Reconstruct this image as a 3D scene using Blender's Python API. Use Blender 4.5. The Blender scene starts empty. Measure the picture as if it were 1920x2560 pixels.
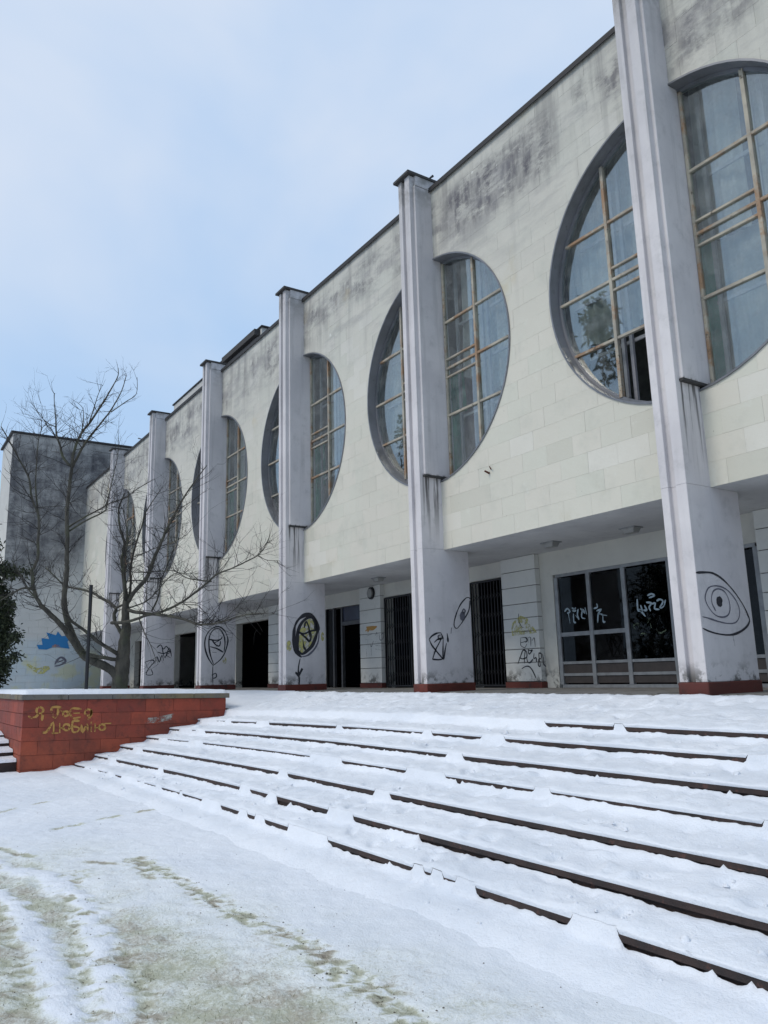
import bpy, math, random
import numpy as np
from mathutils import Vector, Matrix

random.seed(7); np.random.seed(7)
SC = bpy.context.scene
COL = SC.collection

# ------------------------------------------------------------------ camera
FPX, PITCH, ROLL, YAW = 1962.99, math.radians(11.6316), math.radians(-1.5269), math.radians(-56.429)
CF = np.array([math.sin(YAW)*math.cos(PITCH), math.cos(YAW)*math.cos(PITCH), math.sin(PITCH)])
_r = np.array([math.cos(YAW), -math.sin(YAW), 0.0]); _u = np.cross(_r, CF)
CR = _r*math.cos(ROLL)+_u*math.sin(ROLL); CU = -_r*math.sin(ROLL)+_u*math.cos(ROLL)
cam = bpy.data.cameras.new('camera'); co = bpy.data.objects.new('camera', cam); COL.objects.link(co)
cam.sensor_fit = 'VERTICAL'; cam.sensor_height = 24.0; cam.lens = 24.0*FPX/2560.0
cam.clip_start = 0.05; cam.clip_end = 3000
co.matrix_world = Matrix([[CR[0], CU[0], -CF[0], 0], [CR[1], CU[1], -CF[1], 0], [CR[2], CU[2], -CF[2], 0], [0, 0, 0, 1]])
SC.camera = co

# ------------------------------------------------------------------ world, sun, exposure
SC.view_settings.view_transform = 'Standard'; SC.view_settings.look = 'None'
SC.view_settings.gamma = 1; SC.view_settings.use_curve_mapping = False
SC.view_settings.exposure = 0.08
SUN_EL, SUN_AZ = math.radians(46), math.radians(189)     # azimuth clockwise from +y
W = bpy.data.worlds.new('World'); SC.world = W; W.use_nodes = True
nt = W.node_tree; nt.nodes.clear()
def wn(t, **k):
    n = nt.nodes.new(t)
    for a, b in k.items(): setattr(n, a, b)
    return n
out = wn('ShaderNodeOutputWorld'); bg = wn('ShaderNodeBackground'); bg.inputs['Strength'].default_value = 0.1
sky = wn('ShaderNodeTexSky', sky_type='NISHITA'); sky.sun_disc = False
sky.sun_elevation = SUN_EL; sky.sun_rotation = SUN_AZ; sky.air_density = 1.0; sky.dust_density = 1.5
tc = wn('ShaderNodeTexCoord'); mp = wn('ShaderNodeMapping'); mp.inputs['Scale'].default_value = (1.0, 1.0, 2.2)
n1 = wn('ShaderNodeTexNoise'); n1.inputs['Scale'].default_value = 1.25; n1.inputs['Detail'].default_value = 5; n1.inputs['Roughness'].default_value = 0.5; n1.inputs['Distortion'].default_value = 0.4
r1 = wn('ShaderNodeValToRGB'); r1.color_ramp.elements[0].position = 0.40; r1.color_ramp.elements[1].position = 0.64
r1.color_ramp.elements[0].color = (4.4, 6.1, 8.6, 1); r1.color_ramp.elements[1].color = (6.7, 7.5, 8.8, 1)
# thin overcast: paler high up, bluer towards the horizon
sx = wn('ShaderNodeSeparateXYZ'); mrz = wn('ShaderNodeMapRange'); mrz.inputs['From Min'].default_value = 0.0; mrz.inputs['From Max'].default_value = 0.75
mrz.inputs['To Min'].default_value = 0.0; mrz.inputs['To Max'].default_value = 1.0
hz = wn('ShaderNodeMix', data_type='RGBA'); hz.inputs[6].default_value = (4.0, 6.1, 8.8, 1)
mf = wn('ShaderNodeMapRange'); mf.inputs['From Min'].default_value = 0.0; mf.inputs['From Max'].default_value = 0.5; mf.inputs['To Min'].default_value = 0.35; mf.inputs['To Max'].default_value = 1.0
mx = wn('ShaderNodeMix', data_type='RGBA'); mx.inputs[0].default_value = 0.96
L = nt.links.new
L(tc.outputs['Generated'], mp.inputs[0]); L(mp.outputs[0], n1.inputs['Vector']); L(n1.outputs['Fac'], r1.inputs[0])
L(tc.outputs['Generated'], sx.inputs[0]); L(sx.outputs['Z'], mf.inputs['Value']); L(mf.outputs[0], hz.inputs[0]); L(r1.outputs[0], hz.inputs[7])
L(sky.outputs[0], mx.inputs[6]); L(hz.outputs[2], mx.inputs[7]); L(mx.outputs[2], bg.inputs['Color']); L(bg.outputs[0], out.inputs[0])
sl = bpy.data.lights.new('sun', 'SUN'); sl.energy = 1.5; sl.angle = math.radians(22); sl.color = (1.0, 0.92, 0.80)
so = bpy.data.objects.new('sun', sl); COL.objects.link(so)
sd = Vector((math.sin(SUN_AZ)*math.cos(SUN_EL), math.cos(SUN_AZ)*math.cos(SUN_EL), math.sin(SUN_EL)))
so.rotation_euler = (-sd).to_track_quat('-Z', 'Y').to_euler()

# ------------------------------------------------------------------ helpers
def ray(px, py): return CF+CR*(px-960)/FPX-CU*(py-1280)/FPX
def on_x(px, py, X): d = ray(px, py); return d*X/d[0]
def on_y(px, py, Y): d = ray(px, py); return d*Y/d[1]
def on_z(px, py, Z): d = ray(px, py); return d*Z/d[2]
def at_d(px, py, D_): return ray(px, py)*D_

class MB:
    def __init__(s): s.v = []; s.f = []
    def add(s, vs, fs):
        n = len(s.v); s.v += [tuple(map(float, a)) for a in vs]; s.f += [tuple(n+i for i in f) for f in fs]; return s
    def box(s, x0, x1, y0, y1, z0, z1):
        return s.add([(x0,y0,z0),(x1,y0,z0),(x1,y1,z0),(x0,y1,z0),(x0,y0,z1),(x1,y0,z1),(x1,y1,z1),(x0,y1,z1)],
                     [(0,3,2,1),(4,5,6,7),(0,1,5,4),(1,2,6,5),(2,3,7,6),(3,0,4,7)])
    def prism_y(s, poly, y0, y1):      # poly of (x,z), counter-clockwise seen from -y
        n = len(poly)
        return s.add([(a,y0,b) for a,b in poly]+[(a,y1,b) for a,b in poly],
                     [tuple(range(n)), tuple(range(2*n-1, n-1, -1))]+[(i, n+i, n+(i+1)%n, (i+1)%n) for i in range(n)])
    def prism_x(s, poly, x0, x1):      # poly of (y,z)
        n = len(poly)
        return s.add([(x0,a,b) for a,b in poly]+[(x1,a,b) for a,b in poly],
                     [tuple(range(n-1, -1, -1)), tuple(range(n, 2*n))]+[(i, (i+1)%n, n+(i+1)%n, n+i) for i in range(n)])
    def prism_z(s, poly, z0, z1):
        n = len(poly)
        return s.add([(a,b,z0) for a,b in poly]+[(a,b,z1) for a,b in poly],
                     [tuple(range(n-1, -1, -1)), tuple(range(n, 2*n))]+[(i, (i+1)%n, n+(i+1)%n, n+i) for i in range(n)])
    def tube(s, pts, rads, seg=6):
        pts = [np.array(q, float) for q in pts]; n = len(pts); vs = []
        up = np.array([0.31, 0.2, 0.93])
        for i, q in enumerate(pts):
            t = pts[min(i+1, n-1)]-pts[max(i-1, 0)]; t = t/(np.linalg.norm(t)+1e-9)
            a = np.cross(t, up)
            if np.linalg.norm(a) < 0.05: a = np.cross(t, [1, 0, 0])
            a /= np.linalg.norm(a); b = np.cross(t, a)
            for k in range(seg):
                th = 2*math.pi*k/seg; vs.append(q+rads[i]*(math.cos(th)*a+math.sin(th)*b))
        fs = [(i*seg+k, i*seg+(k+1)%seg, (i+1)*seg+(k+1)%seg, (i+1)*seg+k) for i in range(n-1) for k in range(seg)]
        fs += [tuple(range(seg-1, -1, -1)), tuple((n-1)*seg+k for k in range(seg))]
        return s.add(vs, fs)
    def mesh(s, name, mat, smooth=False):
        m = bpy.data.meshes.new(name); m.from_pydata(s.v, [], s.f)
        if mat: m.materials.append(mat)
        if smooth: m.polygons.foreach_set('use_smooth', [True]*len(m.polygons))
        m.update(); return m
    def build(s, name, mat, parent=None, smooth=False, **props):
        return link(name, s.mesh(name, mat, smooth), parent, **props)
def link(name, mesh, parent=None, loc=None, **props):
    o = bpy.data.objects.new(name, mesh); COL.objects.link(o)
    if parent is not None: o.parent = parent
    if loc is not None: o.location = loc
    for k, v in props.items(): o[k] = v
    return o
def thing(name, label, cat, loc=(0, 0, 0), group=None):
    o = bpy.data.objects.new(name, None); COL.objects.link(o); o.empty_display_size = 0.2
    o['label'] = label; o['category'] = cat
    if group: o['group'] = group
    return o
def tag(o, label, cat, group=None):
    o['label'] = label; o['category'] = cat
    if group: o['group'] = group
    return o
def bevel(o, w=0.01, seg=1):
    m = o.modifiers.new('bevel', 'BEVEL'); m.width = w; m.segments = seg; m.limit_method = 'ANGLE'; return o

# ------------------------------------------------------------------ noise for heights
_G = np.random.RandomState(11).rand(256, 256)
def vnoise(x, y, s=1.0, o=0):
    x = np.asarray(x, float)*s+o*17.3+300; y = np.asarray(y, float)*s+o*9.7+300
    xi = np.floor(x).astype(int); yi = np.floor(y).astype(int); fx = x-xi; fy = y-yi
    fx = fx*fx*(3-2*fx); fy = fy*fy*(3-2*fy)
    g = lambda a, b: _G[(xi+a) % 256, (yi+b) % 256]
    return (g(0,0)*(1-fx)+g(1,0)*fx)*(1-fy)+(g(0,1)*(1-fx)+g(1,1)*fx)*fy
def fbm(x, y, s=1.0, o=0, oct=4):
    t = 0; a = 1; n = 0
    for k in range(oct): t = t+a*vnoise(x, y, s*2.03**k, o+k*3); n += a; a *= 0.5
    return t/n
def sstep(a, b, x): t = np.clip((x-a)/(b-a), 0, 1); return t*t*(3-2*t)

# ------------------------------------------------------------------ materials
class NM:
    def __init__(s, name):
        s.m = bpy.data.materials.new(name); s.m.use_nodes = True; s.t = s.m.node_tree; s.p = s.t.nodes['Principled BSDF']
        s.geo = s.t.nodes.new('ShaderNodeNewGeometry')
    def n(s, t, **k):
        q = s.t.nodes.new(t)
        for a, b in k.items(): setattr(q, a, b)
        return q
    def l(s, a, b): s.t.links.new(a, b)
    def pos(s, scale=(1, 1, 1)):
        q = s.n('ShaderNodeMapping'); q.inputs['Scale'].default_value = scale; s.l(s.geo.outputs['Position'], q.inputs[0]); return q.outputs[0]
    def noise(s, sc, det=4, rough=0.55, scale=(1, 1, 1), dist=0.0):
        q = s.n('ShaderNodeTexNoise'); q.inputs['Scale'].default_value = sc; q.inputs['Detail'].default_value = det
        q.inputs['Roughness'].default_value = rough; q.inputs['Distortion'].default_value = dist; s.l(s.pos(scale), q.inputs['Vector']); return q.outputs['Fac']
    def rng(s, v, a, b, c=0.0, d=1.0, smooth=True):
        q = s.n('ShaderNodeMapRange'); q.interpolation_type = 'SMOOTHSTEP' if smooth else 'LINEAR'
        s.l(v, q.inputs['Value'])
        for i, x in zip((1, 2, 3, 4), (a, b, c, d)): q.inputs[i].default_value = x
        return q.outputs[0]
    def mul(s, a, b, op='MULTIPLY'):
        q = s.n('ShaderNodeMath', operation=op)
        for i, x in enumerate((a, b)):
            if isinstance(x, (int, float)): q.inputs[i].default_value = x
            else: s.l(x, q.inputs[i])
        q.use_clamp = False; return q.outputs[0]
    def mix(s, f, a, b):
        q = s.n('ShaderNodeMix', data_type='RGBA')
        for i, x in ((0, f), (6, a), (7, b)):
            if isinstance(x, (int, float)): q.inputs[i].default_value = x
            elif isinstance(x, tuple): q.inputs[i].default_value = (*x, 1)
            else: s.l(x, q.inputs[i])
        return q.outputs[2]
    def xyz(s):
        q = s.n('ShaderNodeSeparateXYZ'); s.l(s.geo.outputs['Position'], q.inputs[0]); return q.outputs
    def bump(s, h, d=0.01, st=1.0):
        q = s.n('ShaderNodeBump'); q.inputs['Distance'].default_value = d; q.inputs['Strength'].default_value = st
        s.l(h, q.inputs['Height']); s.l(q.outputs[0], s.p.inputs['Normal']); return q
    def fin(s, col=None, rough=0.8, metal=0.0, spec=None):
        if col is not None:
            if isinstance(col, tuple): s.p.inputs['Base Color'].default_value = (*col, 1)
            else: s.l(col, s.p.inputs['Base Color'])
        if isinstance(rough, float): s.p.inputs['Roughness'].default_value = rough
        else: s.l(rough, s.p.inputs['Roughness'])
        s.p.inputs['Metallic'].default_value = metal
        if spec is not None: s.p.inputs['Specular IOR Level'].default_value = spec
        return s.m

FD = 9.558      # y of facade face
ZR, ZS, ZF = 10.346, 2.389, -0.367
def slab_mat():
    m = NM('painted_stone_slabs'); X, Y, Z = m.xyz()
    # one tint per slab: the slab's own place in the bond
    a = m.mul(m.mul(m.mul(Z, -ZS, 'ADD'), 1/0.34596), 1.0); a = m.mul(a, 0.0, 'FLOOR')
    b = m.mul(m.mul(m.mul(a, 0.5), X, 'ADD') if False else m.mul(X, 1/0.6), m.mul(m.mul(a, 0.5), 1.0), 'ADD'); b = m.mul(b, 0.0, 'FLOOR')
    cb = m.n('ShaderNodeCombineXYZ'); m.l(a, cb.inputs[0]); m.l(b, cb.inputs[1])
    wn_ = m.n('ShaderNodeTexWhiteNoise'); m.l(cb.outputs[0], wn_.inputs[0])
    base = m.mix(wn_.outputs['Value'], (0.575, 0.572, 0.492), (0.625, 0.592, 0.515))
    odd = m.rng(wn_.outputs['Value'], 0.90, 0.92); base = m.mix(m.mul(odd, 0.32), base, (0.68, 0.68, 0.63)); odd2 = m.rng(wn_.outputs['Value'], 0.07, 0.05); base = m.mix(m.mul(odd2, 0.4), base, (0.50, 0.47, 0.40))
    big = m.rng(m.noise(0.35, 4, 0.6), 0.35, 0.7); base = m.mix(m.mul(big, 0.6), base, (0.56, 0.53, 0.46))
    blot = m.rng(m.noise(1.6, 6, 0.65), 0.50, 0.72); base = m.mix(m.mul(blot, 0.45), base, (0.46, 0.46, 0.40))
    pale = m.rng(m.noise(2.2, 5, 0.7), 0.60, 0.72); base = m.mix(m.mul(pale, 0.35), base, (0.66, 0.665, 0.60))
    # darker and greyer towards the top, then mould patches in a band
    up = m.rng(Z, 5.0, 10.3); base = m.mix(m.mul(up, 0.55), base, (0.43, 0.43, 0.405))
    band = m.mul(m.rng(Z, 8.35, 9.2), m.rng(Z, 10.2, 9.75))
    mo = m.rng(m.noise(1.15, 8, 0.72, (1.0, 1, 1.6)), 0.42, 0.60)
    area = m.rng(m.noise(0.33, 2, 0.5), 0.34, 0.50); box_ = m.mul(m.rng(X, -12.3, -11.4), m.rng(X, -8.0, -9.0)); area = m.mul(area, m.mul(box_, 1.15), 'MAXIMUM'); mo = m.mul(mo, m.mul(box_, m.mul(m.rng(m.noise(1.9, 7, 0.7, (0.8, 1, 1.8)), 0.36, 0.56), 1.0)), 'MAXIMUM')
    streak = m.rng(m.noise(6.0, 4, 0.6, (1, 1, 0.25)), 0.35, 0.7, 0.45, 1.0)
    f = m.mul(m.mul(m.mul(mo, band), area), streak); base = m.mix(m.mul(f, 0.93), base, (0.125, 0.12, 0.13))
    # thin runs from the coping and a soft grey wash along the joints
    run = m.mul(m.mul(m.rng(m.noise(3.2, 5, 0.65, (1, 1, 0.07)), 0.48, 0.66), m.rng(Z, 7.6, 10.2)), 0.55); base = m.mix(run, base, (0.20, 0.195, 0.19))
    wash = m.mul(m.mul(m.rng(m.noise(0.9, 6, 0.7, (0.7, 1, 2.6)), 0.46, 0.66), m.rng(Z, 6.5, 9.6)), 0.50); base = m.mix(wash, base, (0.25, 0.245, 0.25))
    pk = m.mul(m.rng(m.noise(3.4, 4, 0.6), 0.69, 0.73), m.rng(Z, 7.5, 9.0)); base = m.mix(m.mul(pk, 0.7), base, (0.66, 0.66, 0.62))
    yel = m.mul(m.rng(m.noise(0.8, 4, 0.6), 0.62, 0.78), 0.35); base = m.mix(yel, base, (0.55, 0.44, 0.24))
    drip = m.mul(m.rng(m.noise(2.3, 3, 0.5, (1, 1, 0.12)), 0.58, 0.75), m.rng(Z, 4.0, 9.0, 0.12, 0.35)); base = m.mix(drip, base, (0.33, 0.32, 0.30))
    fleck = m.mul(m.rng(m.noise(9.0, 3, 0.6), 0.70, 0.76), 0.55); base = m.mix(fleck, base, (0.22, 0.2, 0.17))
    m.bump(m.mul(m.noise(28, 5, 0.7), m.mul(m.noise(5, 3), 0.8), 'ADD'), 0.006, 0.6)
    return m.fin(base, 0.85, spec=0.25)
M_SLAB = slab_mat()

def plaster_mat(name, ca, cb_, dirt=0.35, drips=True, bottom=True):
    m = NM(name); X, Y, Z = m.xyz()
    base = m.mix(m.rng(m.noise(0.9, 5, 0.6), 0.3, 0.7), ca, cb_)
    base = m.mix(m.mul(m.rng(m.noise(3.5, 7, 0.7), 0.5, 0.75), dirt), base, (0.30, 0.30, 0.30))
    up = m.rng(Z, 5.5, 10.6); base = m.mix(m.mul(up, 0.38), base, (0.36, 0.36, 0.37))
    if drips:
        st = m.rng(m.noise(4.0, 4, 0.55, (1.5, 1.5, 0.10)), 0.50, 0.68)
        base = m.mix(m.mul(st, m.rng(Z, 0.5, 8.0, 0.08, 0.26)), base, (0.25, 0.245, 0.24))
        # black run below the window blocks
        run = m.mul(m.rng(m.noise(7.5, 4, 0.6, (0.3, 1.6, 0.07)), 0.48, 0.60), m.mul(m.mul(m.rng(Z, 3.93, 3.87), m.rng(Z, 2.3, 3.85)), m.rng(Y, 9.06, 9.14)))
        base = m.mix(m.mul(run, 0.9), base, (0.055, 0.052, 0.05))
        tp = m.mul(m.rng(Z, 9.4, 10.6), m.rng(m.noise(2.0, 6, 0.7), 0.42, 0.65)); base = m.mix(m.mul(tp, 0.7), base, (0.16, 0.155, 0.14))
    if bottom:
        lo = m.mul(m.rng(Z, 0.12, -0.2), m.rng(m.noise(4.0, 5, 0.7), 0.46, 0.60)); base = m.mix(m.mul(lo, 0.85), base, (0.07, 0.068, 0.06))
    m.bump(m.noise(22, 6, 0.75), 0.006, 0.5)
    return m.fin(base, 0.88, spec=0.2)
M_PIL = plaster_mat('pilaster_plaster', (0.65, 0.622, 0.625), (0.56, 0.535, 0.545))
M_LOG = plaster_mat('loggia_plaster', (0.60, 0.59, 0.54), (0.53, 0.52, 0.48), 0.25, False)
M_SOF = plaster_mat('soffit_plaster', (0.62, 0.62, 0.62), (0.50, 0.50, 0.51), 0.35, False, False)

def simple(name, col, rough=0.7, metal=0.0, var=0.25, sc=6, bumpd=0.003, spec=None):
    m = NM(name); c2 = tuple(c*(1-var) for c in col)
    base = m.mix(m.rng(m.noise(sc, 5, 0.6), 0.35, 0.7), col, c2)
    if bumpd: m.bump(m.noise(sc*5, 4, 0.6), bumpd, 0.5)
    return m.fin(base, rough, metal, spec)
M_TAR = simple('bitumen_coping', (0.022, 0.021, 0.022), 0.7)
M_CAP = simple('pilaster_cap', (0.05, 0.048, 0.047), 0.85)
M_BLACK = simple('black_gate_paint', (0.010, 0.010, 0.012), 0.45)
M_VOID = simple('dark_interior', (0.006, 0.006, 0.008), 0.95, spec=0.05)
M_ALU = simple('aluminium_frame', (0.30, 0.31, 0.32), 0.45, 0.3)
M_REV = NM('window_reveal_metal')
_b = M_REV.mix(M_REV.rng(M_REV.noise(1.5, 5, 0.6, (1, 1, 1)), 0.35, 0.7), (0.20, 0.205, 0.225), (0.14, 0.145, 0.155))
_b = M_REV.mix(M_REV.mul(M_REV.rng(M_REV.noise(5, 5, 0.7), 0.6, 0.75), 0.6), _b, (0.06, 0.055, 0.05)); M_REV = M_REV.fin(_b, 0.38, 0.25)
def rust_paint():
    m = NM('cream_paint_rust')
    a = m.mix(m.rng(m.noise(3, 4), 0.35, 0.65), (0.40, 0.37, 0.30), (0.28, 0.26, 0.22))
    r = m.rng(m.noise(1.3, 8, 0.75), 0.48, 0.60); a = m.mix(m.mul(r, 0.8), a, (0.27, 0.145, 0.07))
    d = m.rng(m.noise(9, 5, 0.7), 0.60, 0.68); a = m.mix(m.mul(d, 0.8), a, (0.06, 0.045, 0.035))
    m.bump(m.noise(30, 4), 0.004, 0.6); return m.fin(a, 0.7)
M_MUL = rust_paint()
M_INNER = simple('inner_sash_paint', (0.30, 0.29, 0.31), 0.6)
M_ROOMW = simple('hall_inner_wall', (0.16, 0.16, 0.15), 0.9)
M_SHEER = simple('sheer_curtain', (0.36, 0.355, 0.335), 0.9, var=0.35, sc=2)
M_GREEN = simple('green_drape', (0.05, 0.36, 0.25), 0.9, var=0.35, sc=3)
def glass(name, tint, fac, dirt):
    m = NM(name); t = m.t; t.nodes.remove(m.p)
    o = [n for n in t.nodes if n.type == 'OUTPUT_MATERIAL'][0]
    tr = m.n('ShaderNodeBsdfTransparent'); tr.inputs[0].default_value = (*tint, 1)
    gl = m.n('ShaderNodeBsdfGlossy'); gl.inputs['Roughness'].default_value = 0.02; gl.inputs[0].default_value = (0.95, 0.95, 0.92, 1)
    df = m.n('ShaderNodeBsdfDiffuse'); df.inputs[0].default_value = (0.45, 0.46, 0.45, 1)
    dt = m.n('ShaderNodeVectorMath', operation='DOT_PRODUCT'); m.l(m.geo.outputs['Normal'], dt.inputs[0]); m.l(m.geo.outputs['Incoming'], dt.inputs[1])
    ab = m.mul(dt.outputs['Value'], 0.0, 'ABSOLUTE'); fr_ = m.mul(m.mul(m.mul(m.mul(ab, -1.0), 1.0, 'ADD'), 5.0, 'POWER'), 0.9); fr_ = m.mul(fr_, 0.045, 'ADD')
    bp = m.n('ShaderNodeBump'); bp.inputs['Distance'].default_value = 0.004; bp.inputs['Strength'].default_value = 0.35; m.l(m.noise(1.4, 2), bp.inputs['Height'])
    m.l(bp.outputs[0], gl.inputs['Normal'])
    f = m.mul(m.mul(fr_, 1.0 if fac > 0 else 0.4), fac, 'ADD')
    m1 = m.n('ShaderNodeMixShader'); m.l(f, m1.inputs[0]); m.l(tr.outputs[0], m1.inputs[1]); m.l(gl.outputs[0], m1.inputs[2])
    m2 = m.n('ShaderNodeMixShader'); m.l(m.mul(m.rng(m.noise(3.5, 6, 0.7), 0.4, 0.75), dirt), m2.inputs[0]); m.l(m1.outputs[0], m2.inputs[1]); m.l(df.outputs[0], m2.inputs[2])
    m.l(m2.outputs[0], o.inputs[0]); return m.m
M_GLASS = glass('upper_window_glass', (0.90, 0.95, 0.955), 0.125, 0.12)
M_GLASS2 = glass('entrance_glass', (0.25, 0.28, 0.33), 0.0, 0.02)

# red plinth, planter tiles, steps
def red_mat(name, c1, c2, dk=0.4):
    m = NM(name); oi = m.n('ShaderNodeObjectInfo')
    a = m.mix(oi.outputs['Random'], c1, c2); a = m.mix(m.mul(m.rng(m.xyz()[2], -0.9, -1.5), 0.45), a, (c1[0]*1.15, c1[1]*1.5, c1[2]*1.2))
    a = m.mix(m.mul(m.rng(m.noise(1.3, 6, 0.7), 0.38, 0.66), 0.75), a, (c1[0]*0.45, c1[1]*0.6, c1[2]*0.7))
    a = m.mix(m.mul(m.rng(m.noise(6, 6, 0.7), 0.5, 0.7), dk), a, (0.035, 0.022, 0.02))
    pale = m.rng(m.noise(2.0, 6, 0.7), 0.66, 0.74); a = m.mix(m.mul(pale, 0.25), a, (0.36, 0.22, 0.17))
    m.bump(m.noise(18, 6, 0.7), 0.006, 0.7); return m.fin(a, 0.72)
M_TILE = red_mat('red_facing_tile', (0.36, 0.066, 0.032), (0.22, 0.038, 0.024))
M_MORTAR = simple('tile_bed_mortar', (0.12, 0.028, 0.02), 0.95)
M_PLINTH = red_mat('red_plinth_paint', (0.15, 0.030, 0.019), (0.10, 0.022, 0.016), 0.95)
def step_mat():
    m = NM('wet_brown_granite')
    a = m.mix(m.rng(m.noise(3, 6, 0.7), 0.35, 0.7), (0.042, 0.024, 0.020), (0.016, 0.012, 0.012))
    a = m.mix(m.mul(m.rng(m.noise(14, 5, 0.7), 0.58, 0.68), 0.6), a, (0.11, 0.045, 0.032))
    m.bump(m.noise(35, 6, 0.75), 0.01, 0.9); return m.fin(a, 0.75)
M_STEP = step_mat()
M_CONC = simple('grey_concrete', (0.19, 0.185, 0.175), 0.9, var=0.4, sc=5, bumpd=0.006)
M_COPE = NM('mossy_coping')
_b = M_COPE.mix(M_COPE.rng(M_COPE.noise(1.6, 6, 0.7), 0.38, 0.66), (0.15, 0.14, 0.125), (0.20, 0.16, 0.09))
_b = M_COPE.mix(M_COPE.mul(M_COPE.rng(M_COPE.noise(5, 5, 0.7), 0.5, 0.7), 0.7), _b, (0.06, 0.06, 0.045)); M_COPE.bump(M_COPE.noise(20, 5), 0.008); M_COPE = M_COPE.fin(_b, 0.9)

def snow_mat(name, ground=False):
    m = NM(name)
    a = m.mix(m.rng(m.noise(0.8, 4, 0.6), 0.35, 0.7), (0.80, 0.83, 0.88), (0.71, 0.75, 0.81))
    sp = m.rng(m.noise(45, 3, 0.6), 0.72, 0.78); a = m.mix(m.mul(sp, 0.35), a, (0.35, 0.33, 0.27))
    h = m.mul(m.mul(m.noise(7, 5, 0.65), 1.0), m.mul(m.noise(60, 4, 0.7), 0.35), 'ADD')
    if ground:
        at = m.n('ShaderNodeAttribute'); at.attribute_name = 'dirt'; d = at.outputs['Fac']
        # thin snow lets the short grass show: fine mottling whose cover follows the dirt field
        g1 = m.noise(26, 7, 0.72, (1, 1, 1), 0.6); g2 = m.noise(70, 4, 0.7)
        g3 = m.noise(8, 5, 0.7); q = m.mul(m.mul(m.mul(g1, 0.50), m.mul(g2, 0.28), 'ADD'), m.mul(g3, 0.22), 'ADD')
        th = m.mul(m.mul(q, 1.0), m.mul(d, 0.46), 'ADD')
        grass = m.rng(th, 0.62, 0.86)
        tone = m.mix(m.rng(m.noise(3.1, 4), 0.42, 0.62), (0.40, 0.40, 0.28), (0.33, 0.28, 0.21))
        tint = m.mul(m.rng(d, 0.05, 0.7), 0.75)
        a = m.mix(tint, a, (0.73, 0.765, 0.67))
        a = m.mix(m.mul(grass, 0.85), a, tone)
        soil = m.rng(th, 0.90, 1.0); a = m.mix(m.mul(soil, 0.9), a, (0.085, 0.065, 0.045))
        h = m.mul(h, m.mul(q, m.mul(d, -1.5)), 'ADD')
    m.bump(h, 0.03, 0.8)
    m.p.inputs['Subsurface Weight'].default_value = 0.0
    return m.fin(a, 0.6, spec=0.3)
M_SNOW = snow_mat('snow'); M_GSNOW = snow_mat('thin_ground_snow', True)
def bark_mat():
    m = NM('bark'); a = m.mix(m.rng(m.noise(5, 6, 0.7, (1, 1, 0.3)), 0.35, 0.68), (0.045, 0.042, 0.035), (0.10, 0.092, 0.074))
    a = m.mix(m.mul(m.rng(m.noise(2, 4), 0.5, 0.7), 0.5), a, (0.10, 0.115, 0.06))
    m.bump(m.noise(16, 6, 0.7, (1, 1, 0.3)), 0.02, 0.8); return m.fin(a, 0.95)
M_BARK = bark_mat()
M_TWIG = simple('twig_bark', (0.035, 0.031, 0.029), 0.9, bumpd=0)
M_LEAF = NM('evergreen_leaf'); _o = M_LEAF.n('ShaderNodeAttribute'); _o.attribute_name = 'shade'
M_LEAF = M_LEAF.fin(M_LEAF.mix(_o.outputs['Fac'], (0.012, 0.02, 0.010), (0.05, 0.062, 0.022)), 0.8)
def paint(name, col, alpha_noise=0.0, soft=False):
    m = NM(name); m.fin(col, 0.75)
    if soft:
        t = m.t; o = [n for n in t.nodes if n.type == 'OUTPUT_MATERIAL'][0]
        tr = m.n('ShaderNodeBsdfTransparent'); ms = m.n('ShaderNodeMixShader')
        m.l(m.rng(m.noise(7, 6, 0.7), 0.46-alpha_noise, 0.62, 0.08, 1.0), ms.inputs[0]); m.l(tr.outputs[0], ms.inputs[2]); m.l(m.p.outputs[0], ms.inputs[1])
        m.l(ms.outputs[0], o.inputs[0])
    return m.m
P_BLK = paint('black_spray', (0.025, 0.025, 0.032)); P_GRY = paint('grey_spray', (0.12, 0.12, 0.15)); P_MID = paint('faded_black_spray', (0.06, 0.06, 0.08), 0.1, True)
P_YEL = paint('yellow_spray', (0.50, 0.47, 0.16), 0.05, True); P_GOLD = paint('ochre_spray', (0.50, 0.27, 0.07), -0.04, True)
P_BLUE = paint('blue_spray', (0.02, 0.17, 0.40)); P_LBL = paint('pale_blue_wash', (0.52, 0.60, 0.66), 0.1, True)
P_WHT = paint('pale_spray', (0.34, 0.42, 0.47)); P_PEEL = paint('peeled_patch', (0.42, 0.40, 0.35), 0.1, True)
P_ORG = paint('orange_spray', (0.45, 0.22, 0.12), 0.1, True)

# ------------------------------------------------------------------ GROUND
LX0, PL = -6.688, 6.0
def PX(k): return LX0-(k-1)*PL
# nosing lines of the flight: (y, z) of each edge, highest first
NOSE = [(7.20, -0.65), (6.55, -0.80), (5.90, -0.95), (5.40, -1.10), (4.84, -1.25), (4.32, -1.40), (3.93, -1.55)]
GZ = -1.70
def sag(x): return 0.125*np.clip((-np.asarray(x, float)-10)/7.7, 0, 1.0)**1.5

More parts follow.
